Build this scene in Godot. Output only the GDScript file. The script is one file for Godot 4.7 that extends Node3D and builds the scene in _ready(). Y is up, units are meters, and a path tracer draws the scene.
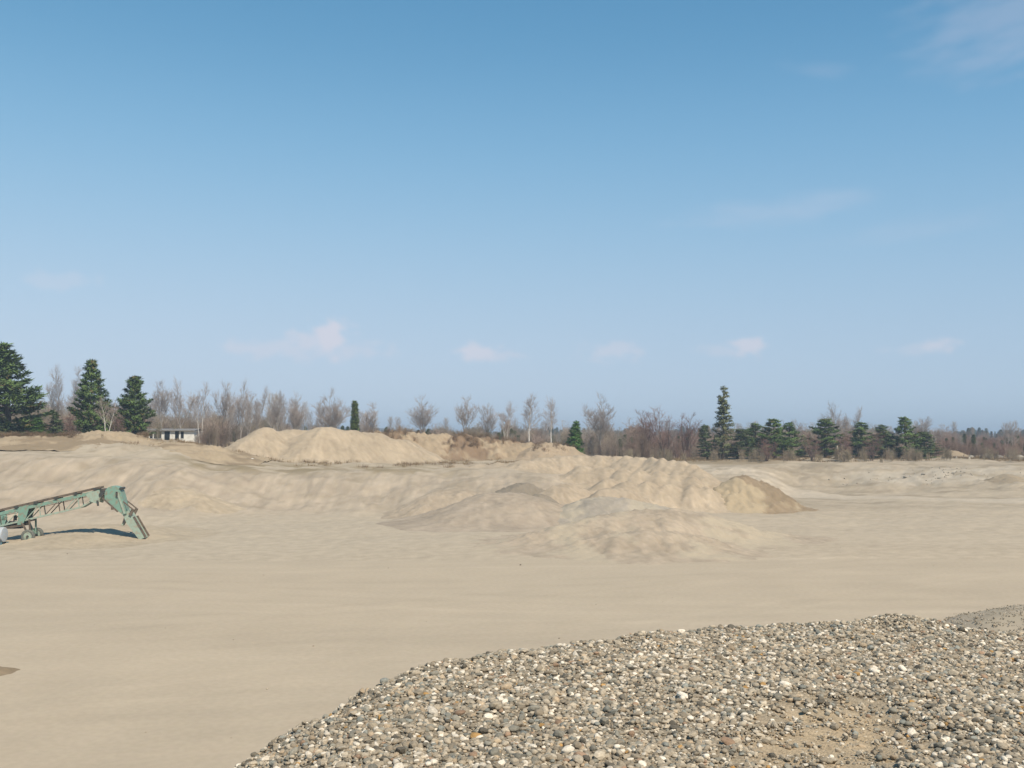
extends Node3D

# ---------------------------------------------------------------- layout of the place
# metres, y up, the camera looks along -z from the top of a gravel pile; the pit floor is y = 0
const EYE := 7.0
const FOCAL := 1024.0
const PITCH := 0.0546

var used := {}
var n_big := FastNoiseLite.new()
var n_mid := FastNoiseLite.new()
var n_fine := FastNoiseLite.new()
var n_streak := FastNoiseLite.new()
var n_ridge := FastNoiseLite.new()
var M := {}
var edge := PackedVector2Array()

class MB:
	var v := PackedVector3Array()
	var n := PackedVector3Array()
	var c := PackedColorArray()
	var t := PackedVector2Array()
	var i := PackedInt32Array()
	var col := Color.WHITE
	func vert(p: Vector3, q: Vector3, uv := Vector2.ZERO) -> int:
		v.append(p); n.append(q); c.append(col); t.append(uv)
		return v.size() - 1
	func tri(a: Vector3, b: Vector3, d: Vector3) -> void:   # counter-clockwise seen from outside
		var q := (b - a).cross(d - a).normalized()
		var k := vert(a, q)
		vert(b, q); vert(d, q)
		i.append(k); i.append(k + 2); i.append(k + 1)
	func quad(a: Vector3, b: Vector3, d: Vector3, e: Vector3) -> void:
		tri(a, b, d); tri(a, d, e)
	func tube(a: Vector3, b: Vector3, ra: float, rb: float, sides := 6, caps := false) -> void:
		var w := (b - a).normalized()
		var u := w.cross(Vector3(0.31, 0.2, 0.93) if absf(w.z) < 0.9 else Vector3(0.9, 0.3, 0.1)).normalized()
		var s := w.cross(u)
		var k := v.size()
		for j in sides:
			var f := TAU * j / sides
			var q := u * cos(f) + s * sin(f)
			vert(a + q * ra, q); vert(b + q * rb, q)
		for j in sides:
			var p := k + 2 * j
			var r := k + 2 * ((j + 1) % sides)
			i.append_array([p, r + 1, r, p, p + 1, r + 1])
		if caps:
			for e in 2:
				var q := -w if e == 0 else w
				var o := vert(a if e == 0 else b, q)
				for j in sides:
					var f := TAU * j / sides
					vert((a if e == 0 else b) + (u * cos(f) + s * sin(f)) * (ra if e == 0 else rb), q)
				for j in sides:
					if e == 0: i.append_array([o, o + 1 + j, o + 1 + (j + 1) % sides])
					else: i.append_array([o, o + 1 + (j + 1) % sides, o + 1 + j])
	func bar(a: Vector3, b: Vector3, wide: float, tall: float) -> void:   # box beam from a to b
		var w := (b - a).normalized()
		var s := w.cross(Vector3.UP if absf(w.y) < 0.95 else Vector3.RIGHT).normalized()
		var u := s.cross(w)
		box((a + b) / 2, Basis(s * wide / 2, u * tall / 2, w * (b - a).length() / 2))
	func box(o: Vector3, h: Basis) -> void:
		var p := []
		for k in 8:
			p.append(o + h.x * (1 if k & 1 else -1) + h.y * (1 if k & 2 else -1) + h.z * (1 if k & 4 else -1))
		for f in [[0, 2, 3, 1], [4, 5, 7, 6], [0, 4, 6, 2], [1, 3, 7, 5], [0, 1, 5, 4], [2, 6, 7, 3]]:
			if h.determinant() > 0: quad(p[f[0]], p[f[1]], p[f[2]], p[f[3]])
			else: quad(p[f[3]], p[f[2]], p[f[1]], p[f[0]])
	func cube(o: Vector3, x: float, y: float, z: float) -> void:
		box(o, Basis(Vector3(x / 2, 0, 0), Vector3(0, y / 2, 0), Vector3(0, 0, z / 2)))
	func slab(poly: Array, z0: float, z1: float) -> void:   # polygon in x, y, counter-clockwise, z0 < z1
		var pts := PackedVector2Array(poly)
		var cut := Geometry2D.triangulate_polygon(pts)
		for k in range(0, cut.size(), 3):
			var a := pts[cut[k]]
			var b := pts[cut[k + 1]]
			var d := pts[cut[k + 2]]
			if (b - a).cross(d - a) < 0:
				var h := b
				b = d; d = h
			tri(Vector3(a.x, a.y, z1), Vector3(b.x, b.y, z1), Vector3(d.x, d.y, z1))
			tri(Vector3(a.x, a.y, z0), Vector3(d.x, d.y, z0), Vector3(b.x, b.y, z0))
		for k in pts.size():
			var a := pts[k]
			var b := pts[(k + 1) % pts.size()]
			quad(Vector3(a.x, a.y, z0), Vector3(b.x, b.y, z0), Vector3(b.x, b.y, z1), Vector3(a.x, a.y, z1))
	func lathe(o: Vector3, prof: Array, sides := 20) -> void:   # prof of (radius, z), spun about z
		var k := v.size()
		var m := prof.size()
		for j in sides:
			var f := TAU * j / sides
			for q in m:
				var a: Vector2 = prof[maxi(q - 1, 0)]
				var b: Vector2 = prof[mini(q + 1, m - 1)]
				var d := (b - a).normalized()
				var r := Vector2(d.y, -d.x)
				vert(o + Vector3(cos(f) * prof[q].x, sin(f) * prof[q].x, prof[q].y), Vector3(cos(f) * r.x, sin(f) * r.x, r.y))
		for j in sides:
			for q in m - 1:
				var p := k + j * m + q
				var r := k + ((j + 1) % sides) * m + q
				i.append_array([p, p + 1, r + 1, p, r + 1, r])
	func mesh() -> ArrayMesh:
		var a := []
		a.resize(Mesh.ARRAY_MAX)
		a[Mesh.ARRAY_VERTEX] = v; a[Mesh.ARRAY_NORMAL] = n; a[Mesh.ARRAY_COLOR] = c; a[Mesh.ARRAY_TEX_UV] = t; a[Mesh.ARRAY_INDEX] = i
		var m := ArrayMesh.new()
		m.add_surface_from_arrays(Mesh.PRIMITIVE_TRIANGLES, a)
		return m

# ---------------------------------------------------------------- naming and tagging
func numbered(called: String) -> String:
	var k: int = used.get(called, 0)
	used[called] = k + 1
	return called if k == 0 else "%s_%03d" % [called, k]

func tag(o: Node, label := "", category := "", group := "", kind := "") -> void:
	if label: o.set_meta("label", label)
	if category: o.set_meta("category", category)
	if group: o.set_meta("group", group)
	if kind: o.set_meta("kind", kind)

func put(called: String, mesh: Mesh, mat: Material, parent: Node = null) -> MeshInstance3D:
	var o := MeshInstance3D.new()
	o.mesh = mesh
	o.material_override = mat
	if parent:
		o.name = called
		parent.add_child(o, true)
	else:
		o.name = numbered(called)
		add_child(o, true)
	return o

func thing(called: String, label: String, category: String, at: Vector3, turn := 0.0, group := "") -> Node3D:
	var o := Node3D.new()
	o.name = numbered(called)
	o.position = at
	o.rotation.y = turn
	add_child(o, true)
	tag(o, label, category, group)
	return o

func copies(called: String, mesh: Mesh, mat: Material, places: Array, colors: PackedColorArray, parent: Node = null) -> MultiMeshInstance3D:
	var mm := MultiMesh.new()
	mm.transform_format = MultiMesh.TRANSFORM_3D
	mm.use_colors = true
	mm.mesh = mesh
	mm.instance_count = places.size()
	for k in places.size():
		mm.set_instance_transform(k, places[k])
		mm.set_instance_color(k, colors[k])
	var o := MultiMeshInstance3D.new()
	o.multimesh = mm
	o.material_override = mat
	o.name = called if parent else numbered(called)
	(parent if parent else self).add_child(o, true)
	o.set_meta("kind", "stuff")
	return o

# ---------------------------------------------------------------- measuring
func side(px: float, deep: float) -> float:
	return (px - 512.0) / FOCAL * deep

func level(row: float, deep: float) -> float:   # height seen at that row at that distance
	return EYE + tan(PITCH + atan((384.0 - row) / FOCAL)) * deep

# ---------------------------------------------------------------- terrain
# bearing (x per metre of depth) : foot of bank, top of bank, height there, then the ground behind
var ramp := [
	[-1.2, 70, 90, 6.0, 120, 6.8, 7.0],
	[-0.70, 82, 98, 6.1, 125, 7.0, 7.1],
	[-0.50, 87, 106, 5.7, 126, 7.05, 7.2],
	[-0.40, 90, 106, 5.3, 128, 7.05, 7.2],
	[-0.33, 90, 106, 5.0, 130, 6.8, 7.1],
	[-0.275, 93, 108, 4.2, 130, 5.6, 7.0],
	[-0.207, 96, 109, 3.8, 126, 4.2, 6.8],
	[-0.11, 96, 110, 3.75, 128, 4.0, 6.8],
	[-0.012, 94, 110, 3.6, 130, 4.0, 6.2],
	[0.086, 97, 116, 2.8, 140, 3.6, 4.6],
	[0.165, 108, 140, 2.6, 165, 3.4, 4.8],
	[0.23, 112, 150, 3.2, 172, 3.7, 4.9],
	[0.28, 138, 155, 3.45, 172, 3.8, 4.9],
	[0.38, 137, 152, 3.6, 172, 3.9, 4.9],
	[0.50, 128, 148, 3.25, 172, 3.75, 4.8],
	[0.75, 118, 142, 3.4, 170, 3.7, 3.9],
	[1.2, 100, 130, 4.0, 160, 4.5, 5.0]]

var road := [Vector2(26, 156), Vector2(31, 146), Vector2(35, 134), Vector2(42, 126), Vector2(52, 120), Vector2(66, 117), Vector2(90, 116), Vector2(140, 112)]

# loader tracks across the floor: distance ahead at x = 0, slant, sway, its pace, tone
var tracks := [[30.0, 0.12, 1.5, 0.10, -0.07], [33.5, -0.05, 2.0, 0.07, 0.06], [38.0, 0.22, 1.0, 0.12, -0.06], [42.0, 0.02, 2.5, 0.06, 0.07], [47.0, -0.12, 2.0, 0.08, -0.07], [52.0, 0.08, 1.5, 0.07, -0.06], [58.0, 0.0, 2.5, 0.05, 0.08], [63.0, 0.15, 2.0, 0.06, -0.06], [76.0, 0.05, 2.0, 0.05, 0.07], [84.0, -0.06, 2.0, 0.04, -0.07], [27.0, 0.5, 1.0, 0.1, -0.05], [36.0, 0.7, 1.0, 0.1, 0.05], [49.0, 0.45, 2.0, 0.06, -0.06]]

func ramp_at(b: float) -> Array:
	b = clampf(b, -1.19, 1.19)
	for k in ramp.size() - 1:
		if b <= ramp[k + 1][0]:
			var s := smoothstep(ramp[k][0], ramp[k + 1][0], b)
			var out := []
			for j in 7: out.append(lerpf(ramp[k][j], ramp[k + 1][j], s))
			return out
	return ramp[-1]

func ground_with(r: Array, x: float, z: float) -> float:
	var d := -z
	var h := 0.0
	if d > 60.0:
		var wob := n_mid.get_noise_2d(x * 0.35, z * 0.35) * 5.0 + n_ridge.get_noise_2d(x, z * 0.4) * 2.2
		var e := d + wob
		if e < r[2] + 6.0:
			var s: float = clampf((e - r[1] + 4.0) / (r[2] - r[1] + 10.0), 0, 1)
			s = s * s * (3 - 2 * s)
			h = r[3] * s
		elif e < r[4]:
			h = lerpf(r[3], r[5], smoothstep(r[2] + 6.0, r[4], e))
		else:
			h = lerpf(r[5], r[6], smoothstep(r[4], 260.0, e))
		var face: float = smoothstep(r[1] - 2, r[1] + 6, e) * (1 - smoothstep(r[2] - 1, r[2] + 6, e))
		h += face * (n_ridge.get_noise_2d(x * 2.6, z * 0.5) * 0.16 + n_ridge.get_noise_2d(x * 9.0, z * 1.2) * 0.12 + n_fine.get_noise_2d(x * 1.6, z * 1.6) * 0.16)
		h += smoothstep(60, 100, d) * (n_mid.get_noise_2d(x, z) * 0.28 + n_fine.get_noise_2d(x, z) * 0.10) * (1.0 - 0.6 * smoothstep(160, 260, d))
	h += n_big.get_noise_2d(x, z) * 0.22 * smoothstep(20, 45, absf(d) + absf(x)) + n_fine.get_noise_2d(x * 0.6, z * 0.6) * 0.035
	if d > 350.0: h = lerpf(h, 5.5, smoothstep(350, 700, d))
	return h

func ground_h(x: float, z: float) -> float:
	return ground_with(ramp_at(x / maxf(-z, 1.0)), x, z)

const SAND := Color(0.436, 0.358, 0.263)
const GREY := Color(0.378, 0.308, 0.231)
const BROWN := Color(0.215, 0.165, 0.105)
const PALE := Color(0.462, 0.388, 0.295)

func ground_color(r: Array, x: float, z: float) -> Color:
	var d := -z
	var k := SAND
	# loader and truck tracks on the floor: long faint bands, then fine mottling
	var st := n_streak.get_noise_2d(x * 0.22 + n_big.get_noise_2d(x, z) * 6.0, z * 1.5 + x * 0.12)
	var st2 := n_streak.get_noise_2d(x * 0.06 + 90.0, z * 0.42 - x * 0.05)
	k = k * (1.0 + st * 0.03 + st2 * 0.06 + n_fine.get_noise_2d(x * 0.7, z * 0.7) * 0.05)
	k = k.lerp(Color(0.422, 0.356, 0.267), clampf(0.5 + n_big.get_noise_2d(x * 0.6 + 31, z * 0.6) * 1.3, 0, 1) * 0.55)
	if d > 14.0 and d < 125.0:
		for j in tracks.size():
			var q: Array = tracks[j]
			var off: float = d - (q[0] + q[1] * x + q[2] * sin(x * q[3] + j) + n_big.get_noise_2d(x * 0.7, j * 40.0) * 2.0)
			var g := absf(absf(off) - 1.05)
			if g < 0.5: k = k * (1.0 + q[4] * 0.65 * smoothstep(0.5, 0.15, g) * (0.55 + n_fine.get_noise_2d(x * 0.5, z * 0.5 + j * 9.0)))
	if d > 60.0:
		var on_face: float = smoothstep(r[1] - 4, r[1] + 5, d) * (1 - smoothstep(r[2] - 2, r[2] + 10, d))
		k = k.lerp(GREY * (1.0 + n_ridge.get_noise_2d(x * 2.0, z * 0.5) * 0.22), on_face * 0.75)
		k = k.lerp(Color(0.375, 0.312, 0.225), on_face * 0.6 * smoothstep(0.1, 0.3, x / d))
		var back := smoothstep(r[2] + 4, r[4], d)
		var weeds := smoothstep(-0.12, 0.28, n_mid.get_noise_2d(x * 1.3 + 7, z * 0.7) + n_fine.get_noise_2d(x, z) * 0.4) * back
		var strip := smoothstep(150, 162, d) * (1 - smoothstep(164, 174, d)) * smoothstep(0.2, 0.3, x / d)
		weeds = maxf(weeds * (0.7 if x > 0 else 0.55), smoothstep(176, 190, d) * 0.8) * (1.0 - strip)
		k = k.lerp(BROWN * (1.0 + n_fine.get_noise_2d(x * 2, z * 2) * 0.5), weeds)
		k = k.lerp(PALE, strip * 0.7)
		if x > 20.0 and d < 200.0:
			k = k.lerp(Color(0.388, 0.318, 0.232) * (1.0 + st2 * 0.2), smoothstep(90.0, 112.0, d) * smoothstep(0.16, 0.24, x / d) * 0.7)
			var q := Vector2(x, d) + Vector2(1, 1) * n_mid.get_noise_2d(x * 0.6, z * 0.6) * 3.0
			var best := 99.0
			for j in road.size() - 1:
				best = minf(best, q.distance_to(Geometry2D.get_closest_point_to_segment(q, road[j], road[j + 1])))
			k = k.lerp(PALE * (1.0 + st * 0.06), smoothstep(6.5, 3.0, best) * 0.95)
			var rub := smoothstep(14.0, 4.0, Vector2((x - 61.0) * 0.75, (d - 147.0) * 1.6).length() + n_fine.get_noise_2d(x, z) * 6.0)
			k = k.lerp(Color(0.46, 0.41, 0.335), rub * 0.5)
			var damp := smoothstep(0.12, 0.4, n_fine.get_noise_2d(x * 0.28 + 40, z * 0.55)) * smoothstep(95, 125, d) * (1.0 - smoothstep(6.0, 3.0, best) * 0.0)
			k = k.lerp(Color(0.30, 0.245, 0.175), damp * 0.85 * smoothstep(2.0, 6.0, best))
		k = k * (1.0 + n_fine.get_noise_2d(x * 2.6, z * 2.6) * 0.16 + (n_ridge.get_noise_2d(x * 8.0, z * 0.9) * 0.14 + n_fine.get_noise_2d(x * 0.35, z * 0.8) * 0.16) * on_face)
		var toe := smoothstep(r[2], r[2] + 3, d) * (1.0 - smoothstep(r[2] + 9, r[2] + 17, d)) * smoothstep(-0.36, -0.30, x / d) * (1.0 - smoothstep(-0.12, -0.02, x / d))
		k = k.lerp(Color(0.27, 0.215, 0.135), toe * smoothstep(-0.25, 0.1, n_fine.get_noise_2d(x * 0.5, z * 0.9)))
		var flat_ := smoothstep(0.13, 0.16, x / d) * (1.0 - smoothstep(0.24, 0.28, x / d)) * smoothstep(158, 163, d) * (1.0 - smoothstep(200, 215, d))
		k = k.lerp(Color(0.26, 0.205, 0.135), flat_ * 0.95)
		# patches of dry growth and damp grit on the slopes
		var dark := smoothstep(0.18, 0.42, n_fine.get_noise_2d(x * 0.5 - 20, z * 0.9)) * smoothstep(r[1] - 2, r[1] + 4, d)
		k = k.lerp(Color(0.29, 0.235, 0.165), dark * lerpf(0.45, 0.75, smoothstep(r[2] - 3, r[2] + 3, d)))
	if d > 260.0: k = k.lerp(Color(0.13, 0.11, 0.075), smoothstep(260, 330, d))
	k.a = 1
	return k

func build_ground() -> void:
	var angles := PackedFloat64Array()
	var a := -180.0
	while a < 180.0:
		angles.append(deg_to_rad(a))
		a += 0.15 if absf(a + 0.01) < 34.0 else (1.0 if absf(a) < 60 else 4.0)
	var rings := PackedFloat64Array([0.6, 4.0, 9.0])
	var d := 13.0
	while d < 3200.0:
		rings.append(d)
		d *= 1.0066 if d < 240 else (1.02 if d < 500 else 1.15)
	rings.append(3300.0)
	var mb := MB.new()
	var m := rings.size()
	for f in angles:
		var sx := sin(f)
		var cz := cos(f)
		var r := ramp_at(sx / cz if cz > 0.02 else signf(sx) * 1.19)
		for q in m:
			var x := sx * rings[q]
			var z := -cz * rings[q]
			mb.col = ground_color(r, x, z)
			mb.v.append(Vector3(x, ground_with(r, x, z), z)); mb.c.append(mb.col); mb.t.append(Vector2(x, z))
	mb.n.resize(mb.v.size())
	for j in angles.size():
		for q in m - 1:
			var p := j * m + q
			var s := ((j + 1) % angles.size()) * m + q
			mb.i.append_array([p, p + 1, s + 1, p, s + 1, s])
	smooth(mb)
	var o := put("ground", mb.mesh(), M.sand)
	tag(o, "wide bare sand floor of a gravel pit with banks behind", "", "", "structure")

func smooth(mb: MB) -> void:   # area-weighted normals that point up
	var n := mb.n
	n.fill(Vector3.ZERO)
	for k in range(0, mb.i.size(), 3):
		var a := mb.i[k]
		var b := mb.i[k + 1]
		var e := mb.i[k + 2]
		var q := (mb.v[e] - mb.v[a]).cross(mb.v[b] - mb.v[a])
		if q.y < 0: q = -q
		n[a] += q; n[b] += q; n[e] += q
	for k in n.size(): n[k] = n[k].normalized()
	mb.n = n

# heaps: each a list of humps (x, z, top height in the world, flat radius, slope), joined softly, on the ground
func heap(called: String, label: String, category: String, humps: Array, color: Color, rough := 0.12, cell := 0.35, group := "", color2 := Color(0, 0, 0, 0), gully := 0.0, soft := 0.5, foot := 0.55, tip := 0.35) -> MeshInstance3D:
	var lo := Vector2(1e9, 1e9)
	var hi := Vector2(-1e9, -1e9)
	for h in humps:
		var g := ground_h(h[0], h[1])
		var reach: float = h[3] + (h[2] - g + 1.0) / h[4] + 2.0
		lo = lo.min(Vector2(h[0] - reach, h[1] - reach)); hi = hi.max(Vector2(h[0] + reach, h[1] + reach))
	var nx := int((hi.x - lo.x) / cell) + 2
	var nz := int((hi.y - lo.y) / cell) + 2
	var mid := (lo + hi) / 2
	var at := Vector3(mid.x, ground_h(mid.x, mid.y), mid.y)
	var mb := MB.new()
	var above := PackedByteArray()
	for q in nz:
		for p in nx:
			var x := lo.x + p * cell
			var z := lo.y + q * cell
			var wx := x + n_mid.get_noise_2d(x * 2.4, z * 2.4) * 0.7
			var wz := z + n_mid.get_noise_2d(x * 2.4 + 50, z * 2.4) * 0.7
			var runs := 0.0
			var nearest := 1e9
			var top := -50.0
			for h in humps:
				var away := Vector2(wx - h[0], wz - h[1]).length()
				var y: float = h[2] - (sqrt(maxf(away - h[3], 0) ** 2 + tip) - sqrt(tip)) * h[4]
				if gully > 0.0:
					var ang := atan2(wz - h[1], wx - h[0])
					var run := n_ridge.get_noise_2d(ang * 13.0, h[0]) * 0.5 + n_ridge.get_noise_2d(ang * 44.0, h[0] + away * 0.3)
					y += run * gully * 0.42 * smoothstep(h[3] * 0.6, h[3] + 2.0, away)
					if away < nearest:
						nearest = away; runs = run
				var s := clampf((y - top) / soft * 0.5 + 0.5, 0, 1)
				top = lerpf(top, y, s) + soft * s * (1 - s)
			var g := ground_h(x, z)
			top += (n_fine.get_noise_2d(x * 1.3, z * 1.3) + n_mid.get_noise_2d(x * 3, z * 3) * 0.6 + n_fine.get_noise_2d(x * 5.5, z * 5.5) * 0.9) * rough * 1.3
			var over := top - g
			# the foot spreads out softly
			over = over if over > foot else (foot * 1.25 * exp((over - foot) / (foot * 1.25)) - foot * 0.25 if over > -foot * 5.0 else -foot * 0.3)
			above.append(1 if over > -foot * 0.13 else 0)
			if over <= -foot * 0.13: over -= 0.45
			var k := color * 0.905 * (1.0 + n_fine.get_noise_2d(x * 0.8, z * 0.8) * 0.14 + n_fine.get_noise_2d(x * 4.0, z * 4.0) * 0.16 + n_mid.get_noise_2d(x * 2, z * 2) * 0.12)
			k = k * (1.0 + runs * 0.16)
			if color2.a > 0:
				k = k.lerp(color2, smoothstep(-0.05, 0.25, n_mid.get_noise_2d(x * 1.7 + 11, z * 1.2) + n_fine.get_noise_2d(x, z) * 0.5))
			k.a = 1
			mb.v.append(Vector3(x, g + over, z) - at); mb.c.append(k); mb.t.append(Vector2(x, z)); mb.n.append(Vector3.UP)
	for q in nz - 1:
		for p in nx - 1:
			var b := q * nx + p
			if above[b] | above[b + 1] | above[b + nx] | above[b + nx + 1]:
				mb.i.append_array([b, b + 1, b + nx + 1, b, b + nx + 1, b + nx])
	smooth(mb)
	var o := put(called, mb.mesh(), M.sand)
	o.position = at
	tag(o, label, category, group)
	return o

func hump(px: float, row: float, deep: float, flat := 0.6, slope := 0.62) -> Array:
	return [side(px, deep), -deep, level(row, deep), flat, slope]

# ---------------------------------------------------------------- materials
func noise_tex(seed_: int, freq: float, lo: float, hi: float, size := 512, kind := FastNoiseLite.TYPE_SIMPLEX_SMOOTH, oct := 5, as_normal := false, bump := 4.0) -> NoiseTexture2D:
	var f := FastNoiseLite.new()
	f.seed = seed_; f.frequency = freq; f.noise_type = kind
	f.fractal_octaves = oct
	var t := NoiseTexture2D.new()
	t.width = size; t.height = size; t.seamless = true; t.noise = f
	if as_normal:
		t.as_normal_map = true; t.bump_strength = bump
	else:
		var g := Gradient.new()
		g.set_color(0, Color(lo, lo, lo)); g.set_color(1, Color(hi, hi, hi))
		t.color_ramp = g
	return t

func flat(color: Color, rough := 0.9, metal := 0.0) -> StandardMaterial3D:
	var m := StandardMaterial3D.new()
	m.albedo_color = color.linear_to_srgb()
	m.roughness = rough
	m.metallic = metal
	return m

func worn(color: Color, stain: Color, seed_: int, rough := 0.65, scale := 0.6, from := 0.55) -> StandardMaterial3D:   # paint with blotches of rust or dirt
	var f := FastNoiseLite.new()
	f.seed = seed_; f.frequency = 0.02; f.fractal_octaves = 5
	var t := NoiseTexture2D.new()
	t.width = 256; t.height = 256; t.seamless = true; t.noise = f
	var g := Gradient.new()
	g.offsets = PackedFloat32Array([0.0, from, from + 0.18, 1.0])
	g.colors = PackedColorArray([color.linear_to_srgb(), (color * 0.9).linear_to_srgb(), stain.lerp(color, 0.35).linear_to_srgb(), stain.linear_to_srgb()])
	t.color_ramp = g
	var m := StandardMaterial3D.new()
	m.albedo_texture = t
	m.uv1_triplanar = true
	m.uv1_scale = Vector3.ONE * scale
	m.roughness = rough
	return m

func build_materials() -> void:
	var s := StandardMaterial3D.new()
	s.vertex_color_use_as_albedo = true
	s.albedo_texture = noise_tex(3, 0.03, 0.96, 1.01, 1024)
	s.uv1_triplanar = true; s.uv1_world_triplanar = true
	s.uv1_scale = Vector3.ONE * 0.11
	s.normal_enabled = true
	s.normal_texture = noise_tex(5, 0.05, 0, 1, 1024, FastNoiseLite.TYPE_SIMPLEX_SMOOTH, 5, true, 5.0)
	s.normal_scale = 0.04
	s.roughness = 0.97
	s.metallic_specular = 0.15
	M.sand = s
	var k := StandardMaterial3D.new()
	k.vertex_color_use_as_albedo = true
	k.albedo_texture = noise_tex(9, 0.02, 0.72, 1.0, 256)
	k.uv1_triplanar = true
	k.uv1_scale = Vector3.ONE * 0.5
	k.roughness = 0.85
	k.metallic_specular = 0.3
	M.stone = k
	var soil := s.duplicate()
	soil.uv1_scale = Vector3.ONE * 1.3
	soil.normal_scale = 1.6
	soil.albedo_texture = noise_tex(6, 0.05, 0.78, 1.08, 512)
	M.soil = soil
	var w := StandardMaterial3D.new()
	w.vertex_color_use_as_albedo = true
	w.roughness = 0.95
	w.metallic_specular = 0.2
	M.bark = w
	var l := StandardMaterial3D.new()
	l.vertex_color_use_as_albedo = true
	l.roughness = 0.75
	l.metallic_specular = 0.25
	l.backlight = Color(0.35, 0.42, 0.18)
	M.needle = l
	M.green = worn(Color(0.20, 0.335, 0.262), Color(0.24, 0.20, 0.145), 21)
	M.pale_green = worn(Color(0.335, 0.415, 0.335), Color(0.32, 0.28, 0.21), 22)
	M.rust = worn(Color(0.15, 0.115, 0.085), Color(0.06, 0.05, 0.04), 23, 0.9)
	M.rubber = worn(Color(0.12, 0.13, 0.115), Color(0.24, 0.22, 0.17), 24, 0.9, 1.5, 0.5)
	M.iron = worn(Color(0.05, 0.055, 0.05), Color(0.12, 0.08, 0.05), 25, 0.6)
	M.tank = worn(Color(0.46, 0.51, 0.56), Color(0.45, 0.43, 0.38), 26, 0.5)
	M.blue = worn(Color(0.10, 0.24, 0.30), Color(0.10, 0.09, 0.07), 27, 0.6)
	M.wall = worn(Color(0.74, 0.73, 0.69), Color(0.55, 0.53, 0.48), 28, 0.8, 0.2)
	M.roof = worn(Color(0.24, 0.225, 0.21), Color(0.10, 0.10, 0.10), 29, 0.9, 0.5)
	M.pane = flat(Color(0.02, 0.025, 0.03), 0.1)
	M.trim = flat(Color(0.6, 0.6, 0.58), 0.7)

# ---------------------------------------------------------------- trees
func stem(mb: MB, pts: Array, r0: float, r1: float, sides: int) -> void:
	for k in pts.size() - 1:
		var f0 := float(k) / (pts.size() - 1)
		var f1 := float(k + 1) / (pts.size() - 1)
		mb.tube(pts[k], pts[k + 1], lerpf(r0, r1, f0), lerpf(r0, r1, f1), sides)

func limb(rng: RandomNumberGenerator, from: Vector3, dir: Vector3, length: float, steps: int, lift: float, wander: float) -> Array[Vector3]:
	var pts: Array[Vector3] = [from]
	var p := from
	var w := dir.normalized()
	for k in steps:
		w = (w + Vector3(rng.randfn(0, wander), rng.randfn(0, wander * 0.6) + lift, rng.randfn(0, wander))).normalized()
		p += w * length / steps
		pts.append(p)
	return pts

func along(pts: Array, f: float) -> Vector3:
	var g := clampf(f, 0, 0.9999) * (pts.size() - 1)
	return pts[int(g)].lerp(pts[int(g) + 1], g - int(g))

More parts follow.
